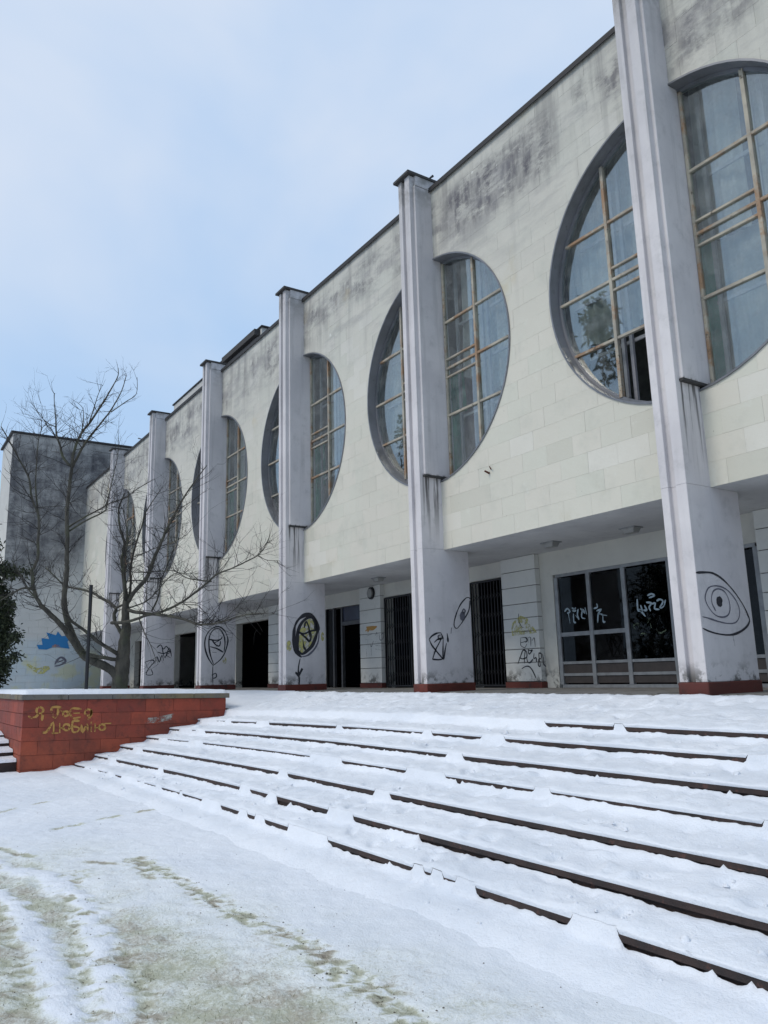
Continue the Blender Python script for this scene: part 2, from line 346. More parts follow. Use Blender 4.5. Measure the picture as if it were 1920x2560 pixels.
def grid_mesh(name, xs, ys, Z, mat, attr=None):
    nx, ny = len(xs), len(ys); XX, YY = np.meshgrid(xs, ys)
    v = np.stack([XX.ravel(), YY.ravel(), Z.ravel()], 1)
    return raw_grid(name, v, nx, ny, mat, attr)
def raw_grid(name, v, nx, ny, mat, attr=None):
    i = np.arange((ny-1)*(nx-1)); r = i//(nx-1); c = i % (nx-1); a = r*nx+c
    f = np.stack([a, a+1, a+nx+1, a+nx], 1)
    m = bpy.data.meshes.new(name); m.vertices.add(len(v)); m.vertices.foreach_set('co', v.astype(np.float32).ravel())
    m.loops.add(f.size); m.loops.foreach_set('vertex_index', f.ravel().astype(np.int32))
    m.polygons.add(len(f)); m.polygons.foreach_set('loop_start', (np.arange(len(f))*4).astype(np.int32))
    m.update(calc_edges=True); m.polygons.foreach_set('use_smooth', np.ones(len(f), bool))
    m.materials.append(mat)
    if attr is not None:
        at = m.attributes.new('dirt', 'FLOAT', 'POINT'); at.data.foreach_set('value', attr.astype(np.float32).ravel())
    return m

def gp(*pts): return [tuple(on_z(x*1.1573, y*1.1573, GZ)[:2]) for x, y in pts]   # points measured on the ground
TRK = [gp((-60,1850),(0,1870),(110,1895),(180,1945),(212,2010),(218,2080),(238,2150),(240,2240)),
       gp((-60,1905),(0,1930),(60,1990),(100,2060),(125,2130),(140,2240))]
GRS = [gp((290,1855),(350,1880),(420,1925),(520,1975),(600,2005),(690,2060),(760,2120),(840,2175),(900,2225)),
       gp((150,1890),(170,1960),(180,2060),(200,2212)), gp((-20,1960),(30,2030),(45,2110),(60,2230)),
       gp((250,2050),(290,2100),(300,2180),(330,2230))]
LIN = [gp((-20,1760),(50,1742),(110,1728)), gp((-20,1822),(60,1802),(180,1778),(270,1757),(335,1748)), gp((-20,1830),(60,1850),(170,1862),(270,1868),(330,1900))]
def dist_poly(X, Y, P):
    d = np.full(X.shape, 1e9)
    for (x0, y0), (x1, y1) in zip(P[:-1], P[1:]):
        dx, dy = x1-x0, y1-y0; t = np.clip(((X-x0)*dx+(Y-y0)*dy)/(dx*dx+dy*dy+1e-9), 0, 1)
        d = np.minimum(d, np.hypot(X-x0-t*dx, Y-y0-t*dy))
    return d
def axis(lo, hi, step, far0, far1, g=1.25):
    a = list(np.arange(lo, hi, step)); s = step; x = hi
    while x < far1: a.append(x); s *= g; x += s
    s = step; x = lo; b = []
    while x > far0: s *= g; x -= s; b.append(x)
    return np.array(b[::-1]+a)
gx = axis(-17.5, -1.0, 0.033, -900, 700, 1.2); gy = axis(0.4, 4.1, 0.033, -700, 1400, 1.2)
GX, GY = np.meshgrid(gx, gy)
near = np.exp(-np.clip(np.hypot(GX+8, GY-2)-12, 0, None)/8)
h = GZ+0.030*(fbm(GX, GY, 0.7, 1)-0.5)+0.020*(fbm(GX, GY, 3.2, 2)-0.5)+0.020*(fbm(GX, GY, 7, 5, 4)-0.5)*near+0.012*(fbm(GX, GY, 19, 6, 3)-0.5)*near
h = h-sag(GX)*0.35
sd_ = (1.45+0.172*(GX+9.4))-GY
dirt = (0.10*sstep(-2.4, -0.8, sd_)+0.22*sstep(-1.6, 0.0, sd_+1.0*(fbm(GX, GY, 1.2, 4)-0.5))+0.25*sstep(-0.15, 0.45, sd_+0.5*(fbm(GX, GY, 2.0, 14)-0.5)))*sstep(-12.0, -8.6, GX)*(0.55+0.9*fbm(GX, GY, 2.6, 24))
for P in GRS:
    d = dist_poly(GX, GY, P)+0.10*(fbm(GX, GY, 5, 33)-0.5); w = 0.07+0.17*vnoise(GX, GY, 2.5, 3); b = np.exp(-(np.clip(d, 0, None)/w)**2)
    dirt = np.maximum(dirt, b*(0.34+0.62*sstep(0.40, 0.66, fbm(GX, GY, 21, 8))))
for P in LIN:
    d = dist_poly(GX, GY, P); b = np.exp(-(d/0.06)**2)*sstep(0.35, 0.6, vnoise(GX, GY, 3.5, 6)); dirt = np.maximum(dirt, 0.72*b)
for P in TRK:
    d = dist_poly(GX, GY, P)+0.22*(fbm(GX, GY, 11, 44)-0.5); b = np.exp(-(np.clip(d, 0, None)/0.085)**2)
    dirt = dirt*(1-np.clip(b*1.3*sstep(0.28, 0.5, fbm(GX, GY, 6, 48)), 0, 0.98)); h = h+0.013*b*(0.1+1.5*vnoise(GX, GY, 26, 9))-0.008*np.exp(-((d-0.15)/0.05)**2)
h = h-0.014*sstep(0.15, 0.7, dirt)*vnoise(GX, GY, 20, 12)+0.012*sstep(0.1, 0.4, dirt)*sstep(0.5, 0.75, vnoise(GX, GY, 13, 13))
# churned tread marks between the ruts
h = h+0.010*sstep(0.2, 0.6, dirt)*(fbm(GX, GY, 9, 15, 3)-0.5)
h = np.where((GY > 4.0) & (GX > -60), h-0.25*sstep(4.0, 4.4, GY), h)
g = link('ground', grid_mesh('ground', gx, gy, h, M_GSNOW, dirt), kind='structure')

# ------------------------------------------------------------------ STEPS
steps = thing('entrance_steps', 'broad flight of dark brown granite steps buried in snow before the concrete hall', 'steps')
SX0, SX1 = -17.72, 7.0
for j, (y, z) in enumerate(NOSE):
    y1 = NOSE[j-1][0]+0.3 if j else 9.1
    mb = MB(); n = 60; xs = np.linspace(SX0, SX1, n); sg = sag(xs)
    prof = [(y+0.012, -0.30), (y+0.012, -0.045), (y-0.012, -0.042), (y-0.012, -0.006), (y-0.006, 0.0), (y1, 0.0), (y1, -0.30)]
    vs = []; fs = []; k = len(prof)
    for i, x in enumerate(xs):
        for q, (py_, dz) in enumerate(prof): vs.append((x, py_+0.004*math.sin(i*1.7+q), z+dz-sg[i]))
    for i in range(n-1):
        for q in range(k): fs.append((i*k+q, i*k+(q+1) % k, (i+1)*k+(q+1) % k, (i+1)*k+q))
    fs += [tuple(range(k-1, -1, -1)), tuple((n-1)*k+q for q in range(k))]
    mb.add(vs, fs); mb.build('step', M_STEP, steps)

A5 = lambda *r: [(a/1.728, b/1.728, t) for a, b, t in r]
A6 = lambda *r: [(960+a/1.728, 960+b/1.728, t) for a, b, t in r]
EXP = {  # photographed gaps in the snow where a riser shows: from, to, exposed height
 0: A6((700, 1000, .085), (1042, 1900, .085)),
 1: A5((770, 868, .05), (935, 975, .02), (1000, 1112, .05), (1165, 1457, .075), (1480, 1602, .055), (1612, 1668, .05))+A6((0, 128, .05), (135, 172, .035), (208, 425, .06), (522, 1575, .08)),
 2: A5((700, 778, .06), (830, 850, .03), (888, 1665, .075))+A6((0, 192, .075), (200, 276, .08), (342, 928, .085), (938, 1312, .09), (1318, 1500, .10), (1522, 1900, .10)),
 3: A5((600, 690, .06), (725, 820, .03), (878, 1325, .045), (1330, 1345, .02), (1478, 1665, .05))+A6((0, 103, .05), (265, 318, .04), (318, 344, .09), (344, 478, .045), (478, 525, .085), (525, 655, .045), (720, 825, .035), (830, 965, .035), (965, 1648, .05)),
 4: A5((500, 580, .07), (618, 1208, .08), (1245, 1368, .085), (1378, 1622, .10))+A6((28, 1478, .10), (1486, 1900, .105)),
 5: A5((400, 470, .07), (505, 688, .075), (708, 1042, .085), (1083, 1163, .085), (1198, 1262, .15), (1262, 1422, .10), (1527, 1680, .10))+A6((0, 30, .08), (34, 62, .05), (70, 84, .04), (100, 158, .05), (158, 1900, .125)),
 6: A5((298, 372, .06), (390, 400, .02), (425, 470, .02), (500, 530, .04), (595, 612, .02), (625, 680, .025), (700, 780, .04), (790, 880, .04), (958, 1038, .085), (1070, 1108, .07), (1145, 1252, .10), (1420, 1436, .04), (1452, 1680, .10))+A6((0, 30, .09), (38, 130, .06), (170, 220, .03), (262, 275, .03), (300, 325, .03), (398, 815, .09), (1018, 1422, .12), (1448, 1595, .10), (1648, 1700, .08)),
}
def px_x(px, y, z):      # world x on a nosing seen at image column px
    x = -8.0
    for _ in range(30):
        zz = z-float(sag(x)); # point on line y, zz whose column is px
        # (R.P)/(F.P) = (px-960)/f
        k = (px-960)/FPX; A = CR-CF*k; x = -(A[1]*y+A[2]*zz)/A[0]
    return x
xs_f = np.concatenate([np.arange(SX0, -1.2, 0.028), np.arange(-1.2, SX1, 0.12)])
def exposure_of(j):
    e = np.zeros_like(xs_f)
    if j not in EXP: return e
    y, z = NOSE[j]
    spans = []
    for a, b, t in EXP[j]:
        xa, xb = px_x(a, y, z), px_x(b, y, z)
        if xb < xa: xb = 8.0
        if spans and abs(xa-spans[-1]) < 0.20: xa = spans[-1]-0.02 if (xa-spans[-1]) < 0.08 else xa
        spans.append(xb)
        w = min(0.045, (xb-xa)*0.3)
        k = sstep(xa-w*0.3, xa+w, xs_f)*sstep(xb+w*0.3, xb-w, xs_f)
        e = np.maximum(e, k*(t*0.50)*(0.80+0.45*vnoise(xs_f, xs_f*0+j, 3.5, j)+0.0))
    rag = 0.012*(vnoise(xs_f, xs_f*0+j*3, 14, j+2)-0.5)+0.012*(vnoise(xs_f, xs_f*0+j*3, 30, j+4)-0.5)
    return np.where(e > 0.006, np.clip(e+rag, 0.0, 0.13), 0)
EX = [exposure_of(j) for j in range(len(NOSE))]
def thick(x, y): return 0.040+0.034*(fbm(x, y, 1.1, 21)-0.35)+0.034*(fbm(x, y, 4.5, 22)-0.5)+0.022*(fbm(x, y, 9, 25, 3)-0.5)+0.014*(fbm(x, y, 19, 23, 2)-0.5)
rs = np.random.RandomState(5)
DENT = [(rs.uniform(-17, 0), rs.uniform(4.0, 8.8), rs.uniform(0.07, 0.15), rs.uniform(0.03, 0.06), rs.uniform(0, 3.1), rs.choice([-1, -1, -1, 0.8])) for _ in range(620)]
def dents(x, y):
    o = np.zeros_like(x)
    for cx, cy, a, b, t, s in DENT:
        if cy < y.min()-0.3 or cy > y.max()+0.3: continue
        u = (x-cx)*math.cos(t)+(y-cy)*math.sin(t); v = -(x-cx)*math.sin(t)+(y-cy)*math.cos(t)
        r = np.exp(-(u/a)**2-(v/b)**2); o += s*0.055*r-s*0.010*np.exp(-(u/a/1.5)**2-(v/b/1.6)**2)
    return o
snow = None
def gap_of(e):
    """0..1, how wide the snow bridge is that hides the riser at each x"""
    g = np.full(len(e), 0.75); i = 0
    while i < len(e):
        if e[i] > 0: i += 1; continue
        k = i
        while k < len(e) and e[k] <= 0: k += 1
        wd_ = xs_f[min(k, len(e)-1)]-xs_f[i]; t = np.clip(np.minimum(np.arange(i, k)-i+1, k-np.arange(i, k))/8.0, 0.25, 1)
        g[i:k] = min(1.0, wd_/0.40)*t; i = k
    return g
def low_of(e):
    g = np.zeros(len(e)); i = 0
    while i < len(e):
        if e[i] > 0: i += 1; continue
        k = i
        while k < len(e) and e[k] <= 0: k += 1
        g[i:k] = 1-min(1.0, (xs_f[min(k, len(e)-1)]-xs_f[i])/0.18); i = k
    return g
LOWG = [low_of(e) for e in EX]
GAP = [gap_of(e) for e in EX]
def lipt(x, j): return 0.012+0.50*np.maximum(thick(x, x*0+NOSE[j][0]), 0.01)+0.006*(vnoise(x, x*0+j, 19, 60+j)-0.5)
def snow_tread(j):
    """snow lying between riser j-1 (at the back) and the nosing of step j; j = len(NOSE) is the apron on the ground"""
    nx = len(xs_f); last = j == len(NOSE); top = j == 0
    yb, zb = NOSE[j-1] if j else (8.97, -0.405)
    yf, zf = NOSE[j] if not last else (NOSE[-1][0]-0.55, GZ)
    if top: rows = list(np.linspace(0, 0.9, 34))+[.93, .955, .975, .99, 1.0]
    elif last: rows = [0, .006, .014, .025, .04, .07, .11, .17, .25, .35, .5, .65, .8, 1.0]
    else: rows = [0, .012, .028, .05, .08, .12, .17, .24, .33, .43, .53, .63, .73, .82, .88, .92, .95, .975, .99, 1.0]
    eb = EX[j-1] if j else np.zeros(nx)
    front = yf-0.020 if not last else yf
    V = []; w = xs_f*0
    for s in rows:
        yy = (yb-0.012)*(1-s)+front*s; y = w+yy
        if top: base = zb+(zf-sag(xs_f)-zb)*(s**1.15)-0.03*math.sin(math.pi*s)
        else: base = zf-sag(xs_f)*(1 if not last else 0.35)
        th = np.maximum(thick(xs_f, y), 0.012)
        # trodden surface: never quite level, fullest against the riser behind
        if not top: th = th+0.022*(1-s)*(0.4+1.2*fbm(xs_f, y, 1.7, 70+j))
        th = th+dents(xs_f, y)*min(1, 7*s)*min(1, 5*(1-s))*(1 if not last else max(0, 1-s))
        if last: th = th*(1-sstep(0.55, 1.0, s))-0.03*sstep(0.5, 1.0, s)
        z = base+np.maximum(th, 0.008 if not last else -1)
        if not last:
            d2 = yy-front; k = max(0.0, 1-d2/0.055); zt = zf-sag(xs_f)+lipt(xs_f, j)
            z = z+(zt-z)*k**1.5
        if j:
            H = np.where(eb > 0.0, zb-sag(xs_f)-eb, zb-sag(xs_f)+lipt(xs_f, j-1)-0.018*LOWG[j-1])
            wd = 0.006+(0.016+0.055*vnoise(xs_f, w+j, 2.3, 80+j))*GAP[j-1]
            z = z+(H-z)*np.exp(-((yb-0.012-yy)/wd)**1.5)
        elif s == 0: z = z*0+zb-0.06
        V.append(np.stack([xs_f, y, z], 1))
    if not last:
        ef = EX[j]; zt = zf-sag(xs_f)+lipt(xs_f, j)
        ov = 0.016*(fbm(xs_f, w+j*2, 4, 90)-0.5)+0.008*(vnoise(xs_f, w, 21, 91)-0.5)
        V[-1][:, 1] = np.where(ef > 0, V[-1][:, 1]-ov, yf-0.012)
        V.append(np.stack([xs_f, np.where(ef > 0, yf-0.024-ov, yf-0.012), np.where(ef > 0, zt-0.014, zt)], 1))
        V.append(np.stack([xs_f, w+yf-0.012, np.where(ef > 0, zf-sag(xs_f)-0.001, zt)], 1))
    V = np.concatenate(V)
    return V, nx, len(V)//nx
parts = [snow_tread(j) for j in range(len(NOSE)+1)]
vs = []; fs = []; off = 0
for V, nx, ny in parts:
    i = np.arange((ny-1)*(nx-1)); r = i//(nx-1); c = i % (nx-1); a = r*nx+c+off
    fs.append(np.stack([a, a+nx, a+nx+1, a+1], 1)); vs.append(V); off += len(V)
v = np.concatenate(vs); f = np.concatenate(fs)
m = bpy.data.meshes.new('snow_cover'); m.vertices.add(len(v)); m.vertices.foreach_set('co', v.astype(np.float32).ravel())
m.loops.add(f.size); m.loops.foreach_set('vertex_index', f.ravel().astype(np.int32)); m.polygons.add(len(f))
m.polygons.foreach_set('loop_start', (np.arange(len(f))*4).astype(np.int32)); m.update(calc_edges=True)
m.polygons.foreach_set('use_smooth', np.ones(len(f), bool)); m.materials.append(M_SNOW)
sn = link('snow_cover', m, kind='stuff'); tag(sn, 'trampled white snow lying over the steps and the terrace in front of the hall', 'snow')

V = []; F = []; rl = np.random.RandomState(12)
for _ in range(900):
    j = rl.randint(1, len(NOSE)+1); x = rl.uniform(-15, 0) if rl.rand() < .8 else rl.uniform(-4.5, -1.5)
    yb_, yf_ = NOSE[j-1][0], (NOSE[j][0] if j < len(NOSE) else NOSE[-1][0]-0.4); y = yb_+(yf_-yb_)*rl.uniform(.08, .85)
    z = (NOSE[j][1]-float(sag(x)) if j < len(NOSE) else GZ+0.0)+float(thick(np.array([x]), np.array([y]))[0])+0.004
    r = rl.uniform(.006, .022)*(1 if rl.rand() < .9 else 1.8); n0 = len(V); k = 6
    for q in range(k):
        a = q*2*math.pi/k; V.append((x+r*math.cos(a)*rl.uniform(.7, 1.3), y+r*math.sin(a)*rl.uniform(.7, 1.3), z-r*.3))
    for q in range(k):
        a = q*2*math.pi/k+.4; V.append((x+r*.6*math.cos(a)*rl.uniform(.7, 1.3), y+r*.6*math.sin(a)*rl.uniform(.7, 1.3), z+r*rl.uniform(.3, .6)))
    V.append((x, y, z+r*.7)); F += [(n0+q, n0+(q+1) % k, n0+k+(q+1) % k, n0+k+q) for q in range(k)]+[(n0+k+q, n0+k+(q+1) % k, n0+2*k) for q in range(k)]
me = bpy.data.meshes.new('snow_crumbs'); me.from_pydata(V, [], F); me.materials.append(M_SNOW); me.polygons.foreach_set('use_smooth', [True]*len(me.polygons)); me.update()
o = link('snow_crumbs', me, kind='stuff'); tag(o, 'loose crumbs of snow kicked across the steps', 'snow')

# terrace beyond the planter, left of the steps (ground level of the hall)
tx = np.concatenate([np.linspace(-60, -17.72, 90)]); ty = np.linspace(7.3, 9.02, 12)
TX, TY = np.meshgrid(tx, ty)
terr = link('terrace', grid_mesh('terrace', tx, ty, (lambda s_: (1-sstep(0, 2.6, -17.72-TX))*(-0.405+(-0.65-0.125+0.405)*s_**1.15-0.03*np.sin(math.pi*s_)+thick(TX*0-17.72, TY))+sstep(0, 2.6, -17.72-TX)*(-0.37+0.04*fbm(TX, TY, 1.2, 31)))(np.clip((9.02-TY)/1.82, 0, 1)), M_SNOW), kind='structure')
# loggia floor: paving slabs of bare concrete
MB().box(-60, 7, 9.0, 20, -0.9, -0.392).build('loggia_floor', M_CONC, kind='structure')
pav = MB().box(0, 1.18, 0, 0.86, -0.03, 0.0).mesh('paving_slab', M_CONC)
lf = bpy.data.objects['loggia_floor']
for a in range(22):
    for b in range(3):
        o = link('paving_slab', pav, lf, (-27.6+a*1.2, 9.23+b*0.88, -0.367+random.uniform(-.003, .003)))

# ------------------------------------------------------------------ HALL
hall = thing('concrete_hall', 'long pale concrete hall with a row of round windows split by tall pilasters', 'building')
NB = 7
R0 = 2.457; ZC = 6.247
def circle(cx, r=R0, n=96): return [(cx+r*math.cos(2*math.pi*i/n), ZC+r*math.sin(2*math.pi*i/n)) for i in range(n)]
XL, XR = -43.6, 1.0
cxs = [PX(k)+0.205 for k in range(0, NB)]      # 0 lies just beyond the frame's right side
core = MB()
def plate(x0, x1, cx, yf, z0=ZS, z1=ZR):
    angs = sorted(set([2*math.pi*i/96 for i in range(96)]+[math.atan2(z-ZC, x-cx) % (2*math.pi) for x in (x0, x1) for z in (z0, z1)]))
    inn = []; outp = []
    for a in angs:
        c, s = math.cos(a), math.sin(a); inn.append((cx+R0*c, yf, ZC+R0*s))
        t = 1e9
        if c > 1e-9: t = min(t, (x1-cx)/c)
        if c < -1e-9: t = min(t, (x0-cx)/c)
        if s > 1e-9: t = min(t, (z1-ZC)/s)
        if s < -1e-9: t = min(t, (z0-ZC)/s)
        outp.append((cx+t*c, yf, ZC+t*s))
    n = len(angs); core.add(inn+outp, [(i, n+i, n+(i+1) % n, (i+1) % n) for i in range(n)])
for cx in cxs[1:]:
    plate(cx-3, cx+3, cx, FD+0.0055); plate(cx-3, cx+3, cx, FD+0.34)
xl = cxs[-1]-3
for yy in (FD+0.0055, FD+0.34):
    core.add([(XL, yy, ZS), (xl, yy, ZS), (xl, yy, ZR), (XL, yy, ZR)], [(0, 1, 2, 3)])
    core.add([(cxs[1]+3, yy, ZS), (XR, yy, ZS), (XR, yy, ZR), (cxs[1]+3, yy, ZR)], [(0, 1, 2, 3)])
facade = core.build('facade_wall', M_SLAB, hall)
# slabs -----------------------------------------------------------
CH, CW = (ZR-ZS)/23, 0.6
def clip_out(poly, cx, r):
    """rectangle minus disc: walk the border, follow the arc where the disc cuts in"""
    res = []; n = len(poly); ins = lambda p: (p[0]-cx)**2+(p[1]-ZC)**2 < r*r
    if all(ins(p) for p in poly): return None
    P = []
    for i in range(n):
        a, b = poly[i], poly[(i+1) % n]; P.append((a, 'v'))
        dx, dz = b[0]-a[0], b[1]-a[1]; fx, fz = a[0]-cx, a[1]-ZC
        A = dx*dx+dz*dz; B = 2*(fx*dx+fz*dz); C_ = fx*fx+fz*fz-r*r; D_ = B*B-4*A*C_
        if D_ > 0:
            for t in sorted(((-B-math.sqrt(D_))/(2*A), (-B+math.sqrt(D_))/(2*A))):
                if 1e-6 < t < 1-1e-6: P.append(((a[0]+t*dx, a[1]+t*dz), 'x'))
    if not any(k == 'x' for _, k in P): return poly
    if sum(k == 'x' for _, k in P) != 2: return poly if not any(ins(p) for p in poly) else None
    st = next(i for i, (p, k) in enumerate(P) if k == 'v' and not ins(p)); P = P[st:]+P[:st]
    xsn = [i for i, (p, k) in enumerate(P) if k == 'x']
    i0, i1 = xsn; a, b = P[i0][0], P[i1][0]
    t0, t1 = math.atan2(a[1]-ZC, a[0]-cx), math.atan2(b[1]-ZC, b[0]-cx)
    d = (t1-t0+math.pi) % (2*math.pi)-math.pi
    arc = [(cx+r*math.cos(t0+d*q/5), ZC+r*math.sin(t0+d*q/5)) for q in range(1, 5)]
    return [p for p, _ in P[:i0+1]]+arc+[p for p, _ in P[i1:]]
J = 0.0012
full = MB().prism_y([(J, J), (CW-J, J), (CW-J, CH-J), (J, CH-J)], 0, 0.0054)
full_mesh = full.mesh('wall_slab', M_SLAB)
slabs = []
for row in range(23):
    z0 = ZS+row*CH; x = XL-(row % 2)*CW/2
    # bond kept on a fixed grid so that the tint of one slab is one tint
    x = math.floor(XL/CW)*CW-(row*0.5 % 1)*CW-(row//2)*0.0
    x = (math.floor(XL/CW)-row*0.5+math.floor(row*0.5))*CW
    while x < XR:
        a, b = max(x, XL), min(x+CW, XR)
        if b-a > 0.02:
            if row == 22 or True:
                poly = [(a+J, z0+J), (b-J, z0+J), (b-J, z0+CH-J), (a+J, z0+CH-J)]
            cx = min(cxs, key=lambda c: abs(c-(a+b)/2))
            q = clip_out(poly, cx, R0+0.002)
            # hidden behind a pilaster
            if q: slabs.append((math.hypot((a+b)/2, FD), q, (a, b, z0), q is poly and b-a > CW-1e-6))
        x += CW
slabs.sort(key=lambda s: s[0] if s[2][0] < -4.0 else 1e3)
far = MB()
for i, (d, q, (a, b, z0), isfull) in enumerate(slabs):
    dy = random.choice([0, 0, 0.001, -0.001, 0.002])
    if i < 300:
        if isfull: link('wall_slab', full_mesh, facade, (a, FD+dy, z0))
        else: MB().prism_y([(u-a, w-z0) for u, w in q], 0, 0.0054).build('wall_slab', M_SLAB, facade).location = (a, FD+dy, z0)
    else: far.prism_y(q, FD+dy, FD+0.0054)
far.build('wall_slabs', M_SLAB, facade, kind='stuff')
# roof, coping, soffit, inner hall --------------------------------
MB().box(XL, XR, FD+0.36, FD+14, ZR-0.35, ZR-0.15).build('roof', M_TAR, hall)
MB().box(XL, XR, FD-0.055, FD+0.35, ZR+0.002, ZR+0.05).box(XL, XR, FD-0.06, FD-0.045, ZR-0.06, ZR).build('roof_coping', M_TAR, hall)
MB().box(XL, XR, FD+0.36, FD+14, ZS, ZS+0.25).box(XL, XR, FD+0.0056, FD+0.355, ZS-0.001, ZS+0.02).build('soffit', M_SOF, hall)
MB().box(XL, XR, FD+7.0, FD+7.2, ZS+0.26, ZR-0.36).build('hall_back_wall', M_ROOMW, hall)
# round windows ---------------------------------------------------
HZ = [7.25, 6.22, 5.20]; TR = [6.42, 6.03]; MX = 1.29; BH = 0.27; GY_ = FD+0.215
def clip_poly(poly, a, b, c):      # keep a*x+b*z<=c
    res = []
    for i in range(len(poly)):
        p, q = poly[i], poly[(i+1) % len(poly)]; dp, dq = a*p[0]+b*p[1]-c, a*q[0]+b*q[1]-c
        if dp <= 0: res.append(p)
        if dp*dq < 0: t = dp/(dp-dq); res.append((p[0]+t*(q[0]-p[0]), p[1]+t*(q[1]-p[1])))
    return res
def cell(x0, x1, z0, z1, r):
    p = [(r*math.cos(2*math.pi*i/72), r*math.sin(2*math.pi*i/72)+ZC) for i in range(72)]
    for a, b, c in ((-1, 0, -x0), (1, 0, x1), (0, -1, -z0), (0, 1, z1)):
        p = clip_poly(p, a, b, c)
        if len(p) < 3: return None
    return p
def ring(mb, r0, r1, y0, y1, n=72):
    vs = []
    for i in range(n):
        c, s = math.cos(2*math.pi*i/n), math.sin(2*math.pi*i/n)
        for r, y in ((r1, y0), (r1, y1), (r0, y1), (r0, y0)): vs.append((r*c, y, ZC+r*s))
    mb.add(vs, [(i*4+q, i*4+(q+1) % 4, ((i+1) % n)*4+(q+1) % 4, ((i+1) % n)*4+q) for i in range(n) for q in range(4)])
def bar(mb, x0, x1, z0, z1, y0, y1): mb.box(x0, x1, y0, y1, z0, z1)
def chord_z(z, r): return math.sqrt(max(0, r*r-(z-ZC)**2))
def chord_x(x, r): return math.sqrt(max(0, r*r-x*x))
Rg = R0-0.035
# curtains: (kind, x0, x1, z0, z1), offsets from the window's middle, one list per window (nearest first)
CUR = {
 1: [('s', -2.3, -1.35, 5.25, 8.7), ('s', -1.22, -0.2, 5.3, 8.8), ('s', 0.46, 1.24, 6.0, 8.8), ('s', 1.34, 2.4, 5.9, 8.6), ('g', 0.30, 0.62, 3.8, 6.1), ('s', 0.66, 2.4, 3.8, 5.95)],
 2: [('s', -2.25, -1.32, 4.9, 8.3), ('s', 0.88, 1.24, 5.8, 8.7), ('s', 1.34, 2.4, 5.3, 8.5), ('g', 0.44, 0.86, 5.15, 6.05), ('p', 0.86, 1.26, 3.9, 6.0), ('g', 0.36, 0.78, 3.8, 5.15)],
 3: [('s', -2.2, -1.35, 4.9, 8.2), ('s', 1.34, 2.3, 5.3, 8.3), ('g', 0.45, 1.1, 4.9, 6.0), ('g', 0.36, 1.0, 3.8, 4.9)],
 4: [('s', -2.2, -1.4, 4.8, 8.0), ('s', 1.3, 2.2, 5.2, 7.9), ('g', 0.5, 1.1, 4.2, 6.2)],
 5: [('s', 0.6, 1.6, 5.0, 7.6)], 6: [('s', 0.6, 1.6, 5.0, 7.6)],
}
M_PURP = simple('mauve_curtain', (0.20, 0.15, 0.17), 0.9)
def wavy(x0, x1, z0, z1, y, seed):
    n = max(8, int((x1-x0)*34)); rr = random.Random(seed); vs = []; ph = rr.random()*6
    for i in range(n+1):
        t = i/n; x = x0+(x1-x0)*t; dy = 0.018*math.sin(t*(x1-x0)*34+ph)+0.02*math.sin(t*9+ph*2)
        for k in range(4): vs.append((x+0.05*math.sin(k+ph)*k/3, y+dy*(1+0.3*k), z1+(z0-z1)*k/3+0.03*math.sin(i*.5)*(k == 3)))
    return vs, [(i*4+k, i*4+k+1, (i+1)*4+k+1, (i+1)*4+k) for i in range(n) for k in range(3)]
